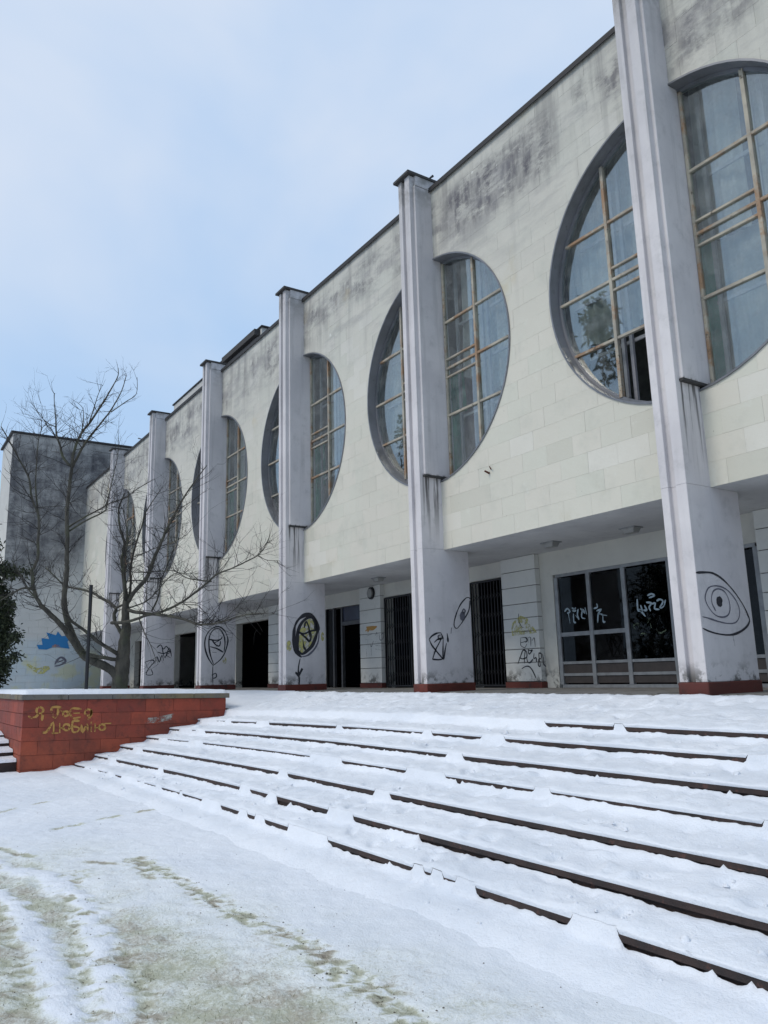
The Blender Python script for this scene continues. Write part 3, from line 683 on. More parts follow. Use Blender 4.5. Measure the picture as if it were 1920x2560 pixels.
for k in range(1, NB):
    cx = cxs[k]; w = thing('round_window', '', ''); del w['label'], w['category']; w.parent = hall; w.location = (cx, 0, 0)
    m_ = MB(); ring(m_, R0-0.004, R0+0.0, FD-0.012, GY_+0.09); ring(m_, R0-0.002, R0+0.028, FD-0.022, FD-0.004); m_.build('reveal', M_REV, w, smooth=False)
    m_ = MB(); ring(m_, Rg-0.02, R0-0.006, GY_-0.03, GY_+0.04); m_.build('frame', M_REV, w)
    for sgn in (-1, 1):
        hh = chord_x(MX, Rg); m_ = MB(); m_.box(sgn*MX-0.029, sgn*MX+0.029, GY_-0.045, GY_+0.03, ZC-hh, ZC+hh); m_.build('mullion', M_MUL, w)
        for hz_ in HZ:
            xe = chord_z(hz_, Rg); a, b = sorted((sgn*BH, sgn*xe)); t = 0.022
            segs = [(a, b)]
            for a_, b_ in ((sgn*BH, sgn*(MX-0.029)), (sgn*(MX+0.029), sgn*xe)):
                a_, b_ = sorted((a_, b_)); MB().box(a_, b_, GY_-0.035, GY_+0.025, hz_-t, hz_+t).build('glazing_bar', M_MUL, w)
        for tz in TR:
            a_, b_ = sorted((sgn*BH, sgn*(MX-0.029))); MB().box(a_, b_, GY_-0.035, GY_+0.025, tz-0.017, tz+0.017).build('glazing_bar', M_MUL, w)
        a_, b_ = sorted((sgn*BH, sgn*(BH+0.05))); hh = chord_x(BH+.05, Rg); MB().box(a_, b_, GY_-0.03, GY_+0.03, ZC-hh, ZC+hh).build('jamb', M_MUL, w)
        lv_o = [ZC-R0]+HZ[::-1]+[ZC+R0]; lv_i = [ZC-R0, 5.20, 6.03, 6.22, 6.42, 7.25, ZC+R0]
        for (xa, xb, lv) in ((BH+.05, MX-.028, lv_i), (MX+.028, R0, lv_o)):
            for za, zb in zip(lv[:-1], lv[1:]):
                x0_, x1_ = sorted((sgn*xa, sgn*xb)); p = cell(x0_, x1_, za+0.022, zb-0.022, Rg-0.018)
                if p and not (k == 1 and sgn == -1 and xa < 1 and zb < 5.3): MB().prism_y(p, GY_, GY_+0.005).build('pane', M_GLASS, w)
    # inner pair of sashes
    m_ = MB(); yi = FD+0.44
    for sgn in (-1, 1):
        for x0_ in (BH+0.10, MX-0.11, MX+0.05):
            hh = chord_x(x0_+.04, Rg); a_, b_ = sorted((sgn*x0_, sgn*(x0_+0.06))); m_.box(a_, b_, yi, yi+0.05, ZC-hh, ZC+hh)
        for hz_ in HZ:
            xe = chord_z(hz_, Rg-.05); a_, b_ = sorted((sgn*(BH+.05), sgn*xe)); m_.box(a_, b_, yi+.055, yi+0.09, hz_-0.028, hz_+0.028)
    m_.build('inner_sash', M_INNER, w)
    for q, (kd, x0_, x1_, z0_, z1_) in enumerate(CUR[k]):
        yc_ = FD+0.56+0.045*q; sh_ = (yc_-GY_)*cx/FD; kz = yc_/GY_      # hangs where it is seen through its panes
        vs, fs = wavy(x0_+sh_, x1_+sh_, z0_*kz, z1_*kz, yc_, k*10+q)
        MB().add(vs, fs).build('curtain', {'s': M_SHEER, 'g': M_GREEN, 'p': M_PURP}[kd], w, smooth=True)
# pilasters -------------------------------------------------------
YF = 9.023
for k in range(1, NB):
    x0 = PX(k); p_ = bpy.data.objects.new('pilaster', None); COL.objects.link(p_); p_.parent = hall; p_.location = (x0, 0, 0)
    lo = -0.213
    prof = [(0, YF), (0.120, YF), (0.124, YF+0.07), (0.236, YF+0.07), (0.240, YF), (0.411, YF)]
    o = MB().prism_z(prof+[(0.411, FD+0.01), (0, FD+0.01)], ZS+0.001, 10.58).build('shaft', M_PIL, p_); bevel(o, 0.006)
    o = MB().prism_z(prof+[(0.411, FD+0.619), (0, FD+0.619)], lo, ZS).build('column', M_PIL, p_); bevel(o, 0.006)
    o = MB().box(0.205-0.262, 0.205+0.262, YF+0.10, FD+0.335, 3.88, 10.345).build('window_block', M_PIL, p_); bevel(o, 0.012)
    MB().box(0.205-0.275, 0.205+0.275, YF+0.085, FD+0.33, 3.842, 3.879).build('underside_shade', M_CAP, p_)  # thin dark slab added to draw the shaded underside of the block
    MB().box(0.205-0.262, 0.205+0.262, YF+0.13, FD+0.9, 10.35, 10.585).build('parapet_pier', M_PIL, p_)
    o = MB().box(-0.075, 0.49, YF-0.08, FD+1.0, 10.59, 10.645).build('cap', M_CAP, p_)
    o = MB().box(-0.018, 0.432, YF-0.02, FD+0.64, -0.6, lo-0.001).build('plinth', M_PLINTH, p_); bevel(o, 0.012)
# loggia back wall -------------------------------------------------
YB = 11.80
OP = [(-7.9+0.0, -5.9, None)]  # placeholder, replaced below
opens = []      # (x0, x1, ztop)
PIER = {}
for k in range(0, 7):       # bay k lies left of pilaster k, pier at PX(k)-6.3..-5.2
    pass
piers = [(-6.98, -5.92), (-12.98, -11.92), (-18.95, -17.88), (-24.95, -23.9), (-30.95, -29.9), (-36.95, -35.9)]
opens = [(-11.56, -7.05, 1.90), (-14.19, -13.03, 2.04), (-17.83, -16.60, 2.03), (-21.10, -19.0, 1.97), (-23.85, -22.6, 2.0), (-28.08, -25.0, 1.98), (-29.8, -28.7, 2.0), (-35.1, -32.45, 1.96), (-41.3, -38.4, 1.95)]
opens.sort()
wall = MB(); x = XL
for a, b, zt in opens:
    wall.box(x, a, YB, YB+0.25, ZF-0.02, ZS+0.001); wall.box(a, b, YB, YB+0.25, zt, ZS+0.001); x = b
wall.box(x, XR, YB, YB+0.25, ZF-0.02, ZS+0.001)
lw = wall.build('loggia_wall', M_LOG, hall)
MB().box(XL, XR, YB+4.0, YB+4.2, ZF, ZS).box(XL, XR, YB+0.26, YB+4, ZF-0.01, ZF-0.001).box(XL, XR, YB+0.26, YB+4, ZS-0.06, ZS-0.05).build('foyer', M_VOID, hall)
M_PIERSLAB = plaster_mat('pier_slab_paint', (0.66, 0.66, 0.63), (0.60, 0.60, 0.58), 0.2, False)
zc_ = [-0.24, 0.15, 0.43, 0.80, 1.08, 1.38, 1.74, 2.08, ZS]
for (a, b) in piers:
    pr = bpy.data.objects.new('pier', None); COL.objects.link(pr); pr.parent = hall; pr.location = (a, YB-0.14, 0)
    MB().box(0.01, b-a-0.01, 0.02, 0.138, ZF, ZS-0.002).build('pier_core', M_CONC, pr)
    for z0, z1 in zip(zc_[:-1], zc_[1:]):
        o = MB().box(0, b-a, 0, 0.137, z0+0.007, z1-0.007).build('pier_slab', M_PIERSLAB, pr); bevel(o, 0.006)
    MB().box(-0.01, b-a+0.02, -0.02, 0.137, ZF-0.01, -0.245).build('plinth', M_PLINTH, pr)
# lattice gates
def gate(x0, x1, zt):
    gt = bpy.data.objects.new('lattice_gate', None); COL.objects.link(gt); gt.parent = hall; gt.location = (x0, YB-0.05, ZF+0.03)
    w = x1-x0; h_ = zt-ZF-0.05; t = 0.02
    fr = MB(); fr.box(0, 0.04, 0, 0.03, 0, h_); fr.box(w-0.04, w, 0, 0.03, 0, h_); fr.box(0.041, w-0.041, 0, 0.03, 0, 0.04); fr.box(0.041, w-0.041, 0, 0.03, h_-0.04, h_); fr.build('gate_frame', M_ALU if False else M_BLACK, gt)
    n = 11; bm = None
    for i in range(1, n):
        x = w*i/n
        if bm is None: bm = MB().box(-0.011, 0.011, 0.004, 0.026, 0.045, h_-0.045).mesh('bar', M_BLACK)
        link('bar', bm, gt, (x, 0, 0))
    lat = MB()
    for zz in np.arange(0.25, h_-0.2, 0.42):
        for i in range(1, n-1):
            x = w*i/n; lat.tube([(x, 0.028, zz), (x+w/n, 0.028, zz+0.12)], [.006, .006], 4); lat.tube([(x, 0.034, zz+0.12), (x+w/n, 0.034, zz)], [.006, .006], 4)
    lat.build('lattice', M_BLACK, gt, kind='stuff')
for a, b, zt in opens:
    if b-a < 1.4: gate(a, b, zt)
# glazed entrance screen, bay between the first two pilasters
sc_ = bpy.data.objects.new('glazed_screen', None); COL.objects.link(sc_); sc_.parent = hall; sc_.location = (-11.50, YB+0.02, 0)
SW = 4.40
cols_ = [0.0, 0.86, 1.72, 2.74, 4.40]; zb_, zt_ = ZF+0.03, 1.84
MB().box(0, SW, 0, 0.06, zt_, zt_+0.06).build('head_rail', M_ALU, sc_)
MB().box(0, SW, 0, 0.06, zb_-0.03, zb_+0.03).build('bottom_rail', M_ALU, sc_)
for c_ in cols_: MB().box(c_-0.045, c_+0.045, -0.01, 0.065, zb_+0.031, zt_-0.001).build('post', M_ALU, sc_)
for i in range(4):
    a, b = cols_[i]+.046, cols_[i+1]-.046
    rails = [0.115, -0.115] if i >= 2 else [0.675, 0.115, -0.115]
    for r_ in rails:
        t = 0.04 if r_ > 0.5 else 0.026
        MB().box(a, b, 0, 0.055, r_-t, r_+t).build('rail', M_ALU, sc_)
    lv = [zb_+.03]+sorted(rails)+[zt_]
    for z0, z1 in zip(lv[:-1], lv[1:]):
        solid = z1 < 0.2
        MB().box(a+.002, b-.002, 0.022, 0.03, z0+.028, z1-.028).build('kick_panel' if solid else 'pane', simple('kick_panel_paint', (0.055, 0.045, 0.042), 0.6) if solid and i == 0 and z0 < -0.2 else (bpy.data.materials.get('kick_panel_paint') if solid else M_GLASS2), sc_)
# glimpse inside the foyer: a reddish shelf line and a pale lit floor edge
MB().box(-11.3, -7.3, YB+2.5, YB+2.8, 0.55, 0.82).build('foyer_counter', simple('counter_wood', (0.16, 0.06, 0.03), 0.6), hall)
# open dark doorway of the third bay: folded gate, posts, transom
dr = bpy.data.objects.new('doorway', None); COL.objects.link(dr); dr.parent = hall; dr.location = (-21.1, YB+0.0, 0)
MB().box(0.0, 0.06, -0.04, 0.06, ZF, 1.96).build('door_post', M_BLACK, dr)
MB().box(0.42, 0.50, -0.03, 0.05, ZF, 1.96).build('door_post', simple('dull_steel', (0.07, 0.07, 0.075), 0.5), dr)
MB().box(0.80, 0.88, 0.03, 0.12, ZF, 1.96).build('door_post', bpy.data.materials['dull_steel'], dr)
MB().box(0.89, 2.09, 0.03, 0.12, 1.42, 1.53).build('transom', bpy.data.materials['dull_steel'], dr)
MB().box(0.89, 2.09, 0.06, 0.08, 1.54, 1.95).build('fanlight', simple('navy_fanlight', (0.012, 0.014, 0.04), 0.25), dr)
MB().box(1.48, 1.56, 0.4, 0.5, ZF, 1.41).build('door_leaf', bpy.data.materials['dull_steel'], dr)
for i in range(7): MB().box(0.09+i*0.045, 0.105+i*0.045, 0.0, 0.03, ZF+.05, 1.93).build('folded_bar', M_BLACK, dr)
# lamps
M_LAMP = simple('lamp_glass', (0.30, 0.30, 0.29), 0.4)
def box_lamp(x, y):
    l_ = bpy.data.objects.new('ceiling_lamp', None); COL.objects.link(l_); l_.parent = hall; l_.location = (x, y, ZS)
    MB().box(-0.17, 0.17, -0.12, 0.12, -0.02, -0.001).build('lamp_base', M_ALU, l_)
    MB().add([(-.14,-.1,-.021),(.14,-.1,-.021),(.14,.1,-.021),(-.14,.1,-.021),(-.11,-.07,-.10),(.11,-.07,-.10),(.11,.07,-.10),(-.11,.07,-.10)],
             [(0,1,2,3),(7,6,5,4),(0,4,5,1),(1,5,6,2),(2,6,7,3),(3,7,4,0)]).build('lamp_shade', M_LAMP, l_)
for px, py in ((1377, 1362), (1577, 1326), (946, 1449), (540, 1535)):
    q = on_z(px, py, ZS-0.05); box_lamp(q[0], q[1])
# round bulkhead lamp on the wall above the graffitied pier
bl = bpy.data.objects.new('bulkhead_lamp', None); COL.objects.link(bl); bl.parent = hall
q = on_y(928, 1483, YB-0.16); bl.location = tuple(q)
def disc_y(mb, r, y0, y1, n=20, cx=0, cz=0): mb.prism_y([(cx+r*math.cos(2*math.pi*i/n), cz+r*math.sin(2*math.pi*i/n)) for i in range(n)], y0, y1)
m_ = MB(); disc_y(m_, 0.17, -0.03, 0.01); m_.build('lamp_rim', M_BLACK, bl)
m_ = MB(); disc_y(m_, 0.12, -0.07, -0.031); m_.build('lamp_bowl', M_LAMP, bl)
# roof clutter
M_VENT = simple('roof_vent_concrete', (0.17, 0.165, 0.165), 0.9)
v1 = bpy.data.objects.new('roof_vent', None); COL.objects.link(v1); v1.parent = hall
YV = 12.5; a = on_y(582, 915, YV); b = on_y(603, 858, YV); c = on_y(626, 868, YV)
MB().box(a[0]-0.6, c[0]+0.7, YV, YV+1.4, ZR-0.3, b[2]-0.35).build('vent_shaft', M_VENT, v1)
MB().box(a[0]-0.8, c[0]+0.85, YV-0.2, YV+1.6, b[2]-0.349, b[2]-0.1).build('vent_hood', M_CAP, v1)
v2 = bpy.data.objects.new('roof_vent', None); COL.objects.link(v2); v2.parent = hall
a = on_y(556, 925, YV)
MB().box(a[0]-0.9, a[0]+0.6, YV, YV+1.0, ZR-0.3, a[2]-0.55).build('vent_shaft', M_LOG, v2)
MB().box(a[0]-1.0, a[0]+0.7, YV-0.1, YV+1.1, a[2]-0.549, a[2]-0.45).build('vent_hood', M_CAP, v2)
# set-back upper parapet seen between the fourth and fifth pilasters
a = on_y(508, 945, FD+3); b = on_y(412, 1032, FD+3)
MB().box(-38.5, -27.6, FD+3, FD+3.3, ZR-0.2, (a[2]+b[2])/2-0.06).build('upper_parapet', M_LOG, hall)
MB().box(-38.6, -27.5, FD+2.94, FD+3.36, (a[2]+b[2])/2-0.059, (a[2]+b[2])/2).build('upper_coping', M_TAR, hall)
# broken bracket stub with a rust run on the wall
q = on_y(1224, 1186, FD); st = MB(); st.tube([(q[0], FD-0.005, q[2]+.02), (q[0]-0.02, FD-0.10, q[2]+0.06)], [.022, .018], 6); st.tube([(q[0]+.05, FD-0.005, q[2]+.09), (q[0]+0.10, FD-0.08, q[2]+0.12)], [.012, .01], 6)
st.build('broken_bracket', simple('rust', (0.10, 0.035, 0.02), 0.9), hall)
# bent antenna rod behind second pilaster, cable spike further off
q0 = on_y(1066, 452, 11.0); q1 = on_y(1082, 440, 11.0)
MB().tube([q0+np.array([0.05, 0, -0.9]), q0, q1], [.02, .02, .035], 6).build('antenna', M_BLACK, hall)
q0 = on_y(346, 1096, 11.0); q1 = on_y(362, 1099, 11.0); MB().tube([q1+np.array([0, 0, -0.6]), q1, q0], [.03, .03, .03], 6).build('antenna', M_BLACK, hall)

# ------------------------------------------------------------------ SIDE WING
wing = thing('side_wing', 'tall windowless wing with black mould on its wall at the far end', 'building')
def wing_mat():
    m = NM('moulded_wing_wall'); X, Y, Z = m.xyz()
    base = m.mix(m.rng(m.noise(0.5, 4), 0.35, 0.7), (0.50, 0.50, 0.48), (0.58, 0.57, 0.54))
    base = m.mix(m.mul(m.rng(m.noise(1.5, 6, 0.7), 0.5, 0.7), 0.4), base, (0.36, 0.36, 0.35))
    f = m.mul(m.rng(Z, 3.8, 6.6), m.rng(Z, 12.9, 12.0, 0.55, 1.0))
    # the mould thins out low down near the hall
    lim = m.rng(m.mul(m.mul(Y, -1.35), Z, 'ADD'), -7.6, -4.6); f = m.mul(f, lim)
    n_ = m.rng(m.noise(0.75, 7, 0.7), 0.18, 0.48, 0.55, 1.0); f2 = m.mul(f, m.rng(m.noise(1.3, 8, 0.75, (1, 1, 1.4)), 0.25, 0.6, 0.45, 1.0))
    vs_ = m.rng(m.noise(1.8, 5, 0.6, (1, 1, 0.12)), 0.3, 0.7, 0.72, 1.0); base = m.mix(m.mul(m.mul(m.mul(f2, n_), vs_), 0.93), base, (0.035, 0.034, 0.044))
    blow = m.mul(m.rng(Z, 2.4, 1.9), m.rng(m.noise(1.2, 5), 0.3, 0.55, 0.5, 1.0)); base = m.mix(m.mul(blow, 0.8), base, (0.46, 0.53, 0.56))
    yl = m.mul(m.rng(Z, 1.9, 1.3), m.rng(m.noise(0.9, 4), 0.5, 0.6)); base = m.mix(m.mul(yl, 0.6), base, (0.55, 0.53, 0.30))
    m.bump(m.noise(14, 5, 0.7), 0.01, 0.6); return m.fin(base, 0.9, spec=0.2)
M_WING = wing_mat()
MB().box(-47.25, XL-0.002, 5.72, 24, -1.2, 12.90).build('wing_core', M_LOG, wing)
rows = MB(); r_ = 0
for z0 in np.arange(-1.0, 12.85, 0.345):
    z1 = min(z0+0.345, 12.9); r_ += 1; y = 5.70-(r_ % 2)*0.45
    while y < 12.6:
        a, b = max(y, 5.70), min(y+0.9, 12.6)
        d = random.choice([0, .004, .008]); rows.box(XL-0.001, XL+0.018+d, a+.004, b-.004, z0+.004, z1-.004); y += 0.9
rows.build('wall_slabs', M_WING, wing, kind='stuff')
MB().box(-47.4, XL+0.12, 5.60, 24.1, 12.905, 13.0).build('wing_coping', M_TAR, wing)
MB().box(-62, -47.26, 5.95, 20, -1.2, 10.35).build('annex', M_LOG, wing)
MB().box(-62, -47.26, 5.85, 20, 10.352, 10.45).build('annex_coping', M_TAR, wing)

# ------------------------------------------------------------------ PLANTER
PXE, PY0, PY1, PXW = -17.70, 2.86, 7.22, -24.6
planter = thing('planter', 'large raised planter faced in red tiles beside the snowy steps, yellow scrawl on its side', 'planter')
def psh(y): return -0.028*(y-PY0)
# body, top follows the slight fall of the coping
def tilted_box(x0, x1, y0, y1, zb0, zb1, zt): 
    return [(x0,y0,zb0+psh(y0)*(zb0 > -1)),(x1,y0,zb0+psh(y0)*(zb0 > -1)),(x1,y1,zb1+psh(y1)*(zb1 > -1)),(x0,y1,zb1+psh(y1)*(zb1 > -1)),(x0,y0,zt+psh(y0)),(x1,y0,zt+psh(y0)),(x1,y1,zt+psh(y1)),(x0,y1,zt+psh(y1))]
BF = [(0,3,2,1),(4,5,6,7),(0,1,5,4),(1,2,6,5),(2,3,7,6),(3,0,4,7)]
MB().add(tilted_box(PXW, PXE-0.02, PY0+0.02, PY1-0.02, -1.95, -1.95, -0.32), BF).build('planter_body', M_MORTAR, planter)
TH, TW = 0.272, 0.62
nrow = int(1.55/TH)+1
tiles = 0
for r in range(nrow):
    z1 = -0.335-r*TH; z0 = z1-TH
    y = PY0-(r % 2)*TW/2
    while y < PY1:
        a, b = max(y, PY0), min(y+TW, PY1); bz0 = z0+psh((a+b)/2)
        if b-a > 0.03 and not (a > 4.1 and z1+psh(a) < -1.75+(a-4.1)*0.28):
            g_ = 0.003
            o = MB().add([(PXE-0.021, a+g_, z0+g_+psh(a)), (PXE+random.uniform(-.009, .004), a+g_, z0+g_+psh(a)), (PXE+random.uniform(-.009, .004), b-g_, z0+g_+psh(b)), (PXE-0.021, b-g_, z0+g_+psh(b)),
                           (PXE-0.021, a+g_, z1-g_+psh(a)), (PXE+random.uniform(-.009, .004), a+g_, z1-g_+psh(a)), (PXE+random.uniform(-.009, .004), b-g_, z1-g_+psh(b)), (PXE-0.021, b-g_, z1-g_+psh(b))], BF).build('tile', M_TILE, planter); tiles += 1
        y += TW
    x = PXE-(1-(r % 2))*TW/2-TW
    x = PXE-0.0
    off_ = (r % 2)*TW/2
    x = PXE+off_
    while x > PXE-4.2:
        b, a = min(x, PXE-0.001), max(x-TW, PXW)
        if b-a > 0.03: MB().box(a+.0055, b-.0055, PY0, PY0+0.021, z0+.0055, z1-.0055).build('tile', M_TILE, planter)
        x -= TW
# coping slabs along the two visible sides
y = PY0-0.05
while y < PY1:
    b = min(y+0.9, PY1+0.05)
    MB().add([(PXE-0.45, y+.006, -0.33+psh(y)), (PXE+0.055, y+.006, -0.33+psh(y)), (PXE+0.055, b-.006, -0.33+psh(b)), (PXE-0.45, b-.006, -0.33+psh(b)),
              (PXE-0.45, y+.006, -0.225+psh(y)), (PXE+0.055, y+.006, -0.225+psh(y)), (PXE+0.055, b-.006, -0.225+psh(b)), (PXE-0.45, b-.006, -0.225+psh(b))], BF).build('coping_slab', M_COPE, planter)
    y = b
x = PXE-0.455
while x > PXW:
    MB().box(x-0.9+.006, x-.006, PY0-0.05, PY0+0.4, -0.33, -0.225).build('coping_slab', M_COPE, planter); x -= 0.9
MB().box(PXW, PXE-0.46, PY0+0.41, PY1-0.05, -0.6, -0.40).build('soil', simple('dark_soil', (0.03, 0.022, 0.018), 0.95), planter)
# snow cushion on the planter
sxs = np.linspace(PXW, PXE+0.05, 90); sys_ = np.linspace(PY0-0.045, PY1+0.045, 70)
SXX, SYY = np.meshgrid(sxs, sys_)
edge = np.minimum.reduce([SXX-sxs[0]+1, sxs[-1]-SXX, SYY-sys_[0], sys_[-1]-SYY])
th = 0.085*np.sqrt(np.clip(edge/0.07, 0, 1))*(0.75+0.5*fbm(SXX, SYY, 2.2, 41))
th = th+0.03*sstep(0.3, 0.8, edge)*(fbm(SXX, SYY, 1.5, 43)-0.35)
_e = sstep(0.5, 0.0, edge)
SXD = SXX+_e*0.05*(fbm(SXX, SYY, 3.5, 61)-0.62)*(SXX > -18.5); SYD = SYY-_e*0.05*(fbm(SXX, SYY, 3.5, 62)-0.62)*np.sign(SYY-5)*-1
def _dm(name, xs, ys, Z, mat): return raw_grid(name, np.stack([SXD.ravel(), SYD.ravel(), Z.ravel()], 1), len(xs), len(ys), mat)
ps = link('snow_cushion', _dm('snow_cushion', sxs, sys_, -0.224+psh(SYY)+th-0.012*(edge < 0.001), M_SNOW), kind='stuff')
tag(ps, 'thick cushion of fresh snow lying on top of the red tiled planter', 'snow')

# side flight in front of the planter, rising away to the left
side = thing('side_steps', 'short side flight of snowy dark steps rising in front of the red planter', 'steps')
SS = [(-18.05, -1.56), (-18.55, -1.40), (-19.15, -1.25), (-19.9, -1.12)]
for i, (xx, zz) in enumerate(SS):
    MB().box(-26, xx, -1.5, PY0-0.01, zz-0.25, zz).build('step', M_STEP, side)
ssm = []
for i, (xx, zz) in enumerate(SS):
    nxt = SS[i+1][0] if i+1 < len(SS) else -26
    a_ = np.linspace(nxt+0.01, xx+0.015, 14); b_ = np.linspace(-1.5, PY0-0.012, 60); AX, BY = np.meshgrid(a_, b_)
    t_ = np.clip((xx+0.015-AX)/0.06, 0, 1); zz_ = zz+(0.05+0.03*fbm(AX, BY, 2, 50))*np.sqrt(t_)
    if i+1 < len(SS): zz_ = zz_+0.03*np.exp(-(AX-nxt)/0.08)
    ssm.append((AX, BY, zz_))
vv = []; ff = []; off = 0
for AX, BY, zz_ in ssm:
    ny, nx = AX.shape; vv.append(np.stack([AX.ravel(), BY.ravel(), zz_.ravel()], 1)); i = np.arange((ny-1)*(nx-1)); a = (i//(nx-1))*nx+i % (nx-1)+off
    ff.append(np.stack([a, a+1, a+nx+1, a+nx], 1)); off += nx*ny
mm = bpy.data.meshes.new('snow_cover'); mm.from_pydata(np.concatenate(vv).tolist(), [], np.concatenate(ff).tolist()); mm.materials.append(M_SNOW); mm.update()
mm.polygons.foreach_set('use_smooth', [True]*len(mm.polygons))
o = link('snow_cover', mm, kind='stuff'); tag(o, 'snow lying on the short side flight in front of the red planter', 'snow')

# ------------------------------------------------------------------ POLE
pole = thing('pole', 'slim black steel post standing in the snow of the planter before the bare tree', 'post')
pb = np.array([-19.5, 4.478, -0.25]); 
m_ = MB(); m_.tube([pb, pb+np.array([0, 0, 2.49])], [.042, .042], 12); m_.build('shaft', M_BLACK, pole, smooth=False)
m_ = MB(); m_.tube([pb+np.array([0, 0, 2.491]), pb+np.array([0, 0, 2.51])], [.047, .047], 12); m_.build('cap', M_BLACK, pole)

# ------------------------------------------------------------------ TREE
tree = thing('bare_tree', 'leafless many-stemmed tree rooted in the snowy red planter', 'tree')
TD = 21.0
Z2 = lambda *p: [(x/4.1475, 1400+y/4.1475) for x, y in p]
Z1 = lambda *p: [(x/4.1475, 1040+y/4.1475) for x, y in p]
Z9 = lambda *p: [(x/4.608, 900+y/4.608) for x, y in p]
Z3 = lambda *p: [(300+x/4.1475, 1200+y/4.1475) for x, y in p]
def limb(pts, r0, r1, d0=0.0, d1=0.0, name='limb', mat=None, seg=8):
    n = len(pts); P = []; R_ = []
    cum = [0]
    for i in range(1, n): cum.append(cum[-1]+math.hypot(pts[i][0]-pts[i-1][0], pts[i][1]-pts[i-1][1]))
    for i, (x, y) in enumerate(pts):
        t = cum[i]/cum[-1]; P.append(at_d(x, y, TD+d0+(d1-d0)*t)); R_.append((r0+(r1-r0)*t)*(0.80 if r0 < .2 else 0.95))
    # subdivide with a smooth curve
    Q = []; QR = []
    for i in range(n-1):
        p0, p1, p2, p3 = P[max(i-1, 0)], P[i], P[i+1], P[min(i+2, n-1)]
        for s in (0, .25, .5, .75):
            Q.append(0.5*((2*p1)+(-p0+p2)*s+(2*p0-5*p1+4*p2-p3)*s*s+(-p0+3*p1-3*p2+p3)*s**3)+np.array([random.gauss(0, 1), random.gauss(0, 1), random.gauss(0, 1)])*min(R_[i], .05)*0.10)
            QR.append((R_[i]*(1-s)+R_[i+1]*s)*(1+random.uniform(-.06, .06)))
    Q.append(P[-1]); QR.append(R_[-1])
    MB().tube(Q, QR, seg).build(name, mat or M_BARK, tree, smooth=True)
    return Q, QR
LB = []
LB.append(limb(Z2((1245,1400),(1240,1330),(1255,1200),(1275,1050),(1290,850),(1310,700),(1300,560),(1305,420)), .25, .085, name='trunk', seg=12))
LB.append(limb(Z2((1305,420),(1290,250),(1272,60))+Z1((1262,1500),(1290,1330),(1250,1180),(1230,980),(1290,800)), .08, .018))
LB.append(limb(Z2((1240,1260),(1180,1160),(1100,1110),(950,1040),(860,980),(790,860),(720,700),(680,560),(660,420),(680,250),(695,60)), .15, .07, 0, -.8, seg=10))
LB.append(limb(Z2((695,60))+Z1((690,1500),(700,1250),(690,1050),(705,860),(730,650),(745,530)), .07, .05, -.8, -1.0))
LB.append(limb(Z1((745,530),(760,400),(830,200),(930,70))+Z9((1200,470),(1300,300),(1360,180),(1360,90)), .05, .012, -1, -1.4))
LB.append(limb(Z9((820,1250),(900,1100),(1000,930),(1150,740),(1270,590),(1380,400),(1430,270),(1455,170)), .045, .010, -1, -.5))
LB.append(limb(Z9((1280,600),(1450,480),(1570,390),(1580,200)), .018, .007, -.7, -.4))
LB.append(limb(Z9((1030,720),(1080,560),(1130,400),(1180,290)), .02, .006, -1.2, -1.6))
LB.append(limb(Z9((930,900),(960,700),(955,560),(890,490)), .02, .006, -1.2, -1.9))
LB.append(limb(Z9((810,1220),(720,1110),(690,980),(650,850),(640,650),(625,480),(628,380)), .045, .008, -1.0, -1.5))
LB.append(limb(Z9((650,770),(570,740),(470,650),(400,540)), .016, .006, -1.4, -1.8))
LB.append(limb(Z2((830,960),(700,760),(560,600),(430,470),(350,310),(330,100)), .10, .045, -.4, -2.2, seg=8))
LB.append(limb(Z2((330,100))+Z1((390,1480),(395,1300),(400,1050),(330,850),(300,650),(200,450),(80,230),(10,110)), .045, .014, -2.2, -3.4))
LB.append(limb(Z1((400,1050),(370,760),(380,480),(400,250),(440,120)), .03, .008, -2.5, -2.8))
LB.append(limb(Z2((350,310),(250,290),(120,350),(0,420)), .04, .012, -2.0, -3.0))
LB.append(limb(Z2((420,450),(300,310),(200,130),(120,0)), .03, .01, -1.9, -2.9))
LB.append(limb(Z2((1265,1000),(1050,870),(880,730),(750,640),(700,560)), .07, .04, 0, -.9))
LB.append(limb(Z2((1250,1040),(1130,1020),(1000,1000),(900,980)), .06, .07, 0, -.3))
LB.append(limb(Z2((1285,790),(1210,680),(1180,580),(1200,500),(1080,410),(900,320),(700,275),(600,200),(480,80)), .07, .018, 0, 1.2))
LB.append(limb(Z2((1200,500),(1260,470),(1310,470)), .04, .04, .1, 0))
LB.append(limb(Z3((85,1260),(150,1160),(280,1010),(340,840),(430,640),(480,520),(560,360),(700,120),(900,-150)), .075, .012, 0, -1.5))
LB.append(limb(Z3((85,1280),(110,1100),(110,900),(170,650),(230,470),(270,330),(420,100)), .05, .010, 0, .9))
LB.append(limb(Z3((40,1320),(50,1100),(40,850),(80,600),(30,300)), .05, .012, 0, -.6))
LB.append(limb(Z3((-90,1480),(0,1480),(120,1460),(290,1400),(420,1370),(600,1290),(750,1190),(900,1070),(1000,980),(1150,920),(1300,850),(1430,780),(1510,680),(1555,570)), .055, .010, 0, -2.2))
LB.append(limb(Z3((60,1340),(170,1370),(300,1385),(500,1410),(680,1450),(800,1495),(950,1495),(1080,1465),(1250,1410),(1400,1385),(1600,1380)), .06, .008, 0, -2.6))
LB.append(limb(Z3((1430,780),(1520,830),(1650,835)), .014, .005, -2, -2.4))
LB.append(limb(Z3((950,1050),(820,1040),(680,1010),(560,940),(380,950),(80,955)), .022, .006, -1.3, -.4))
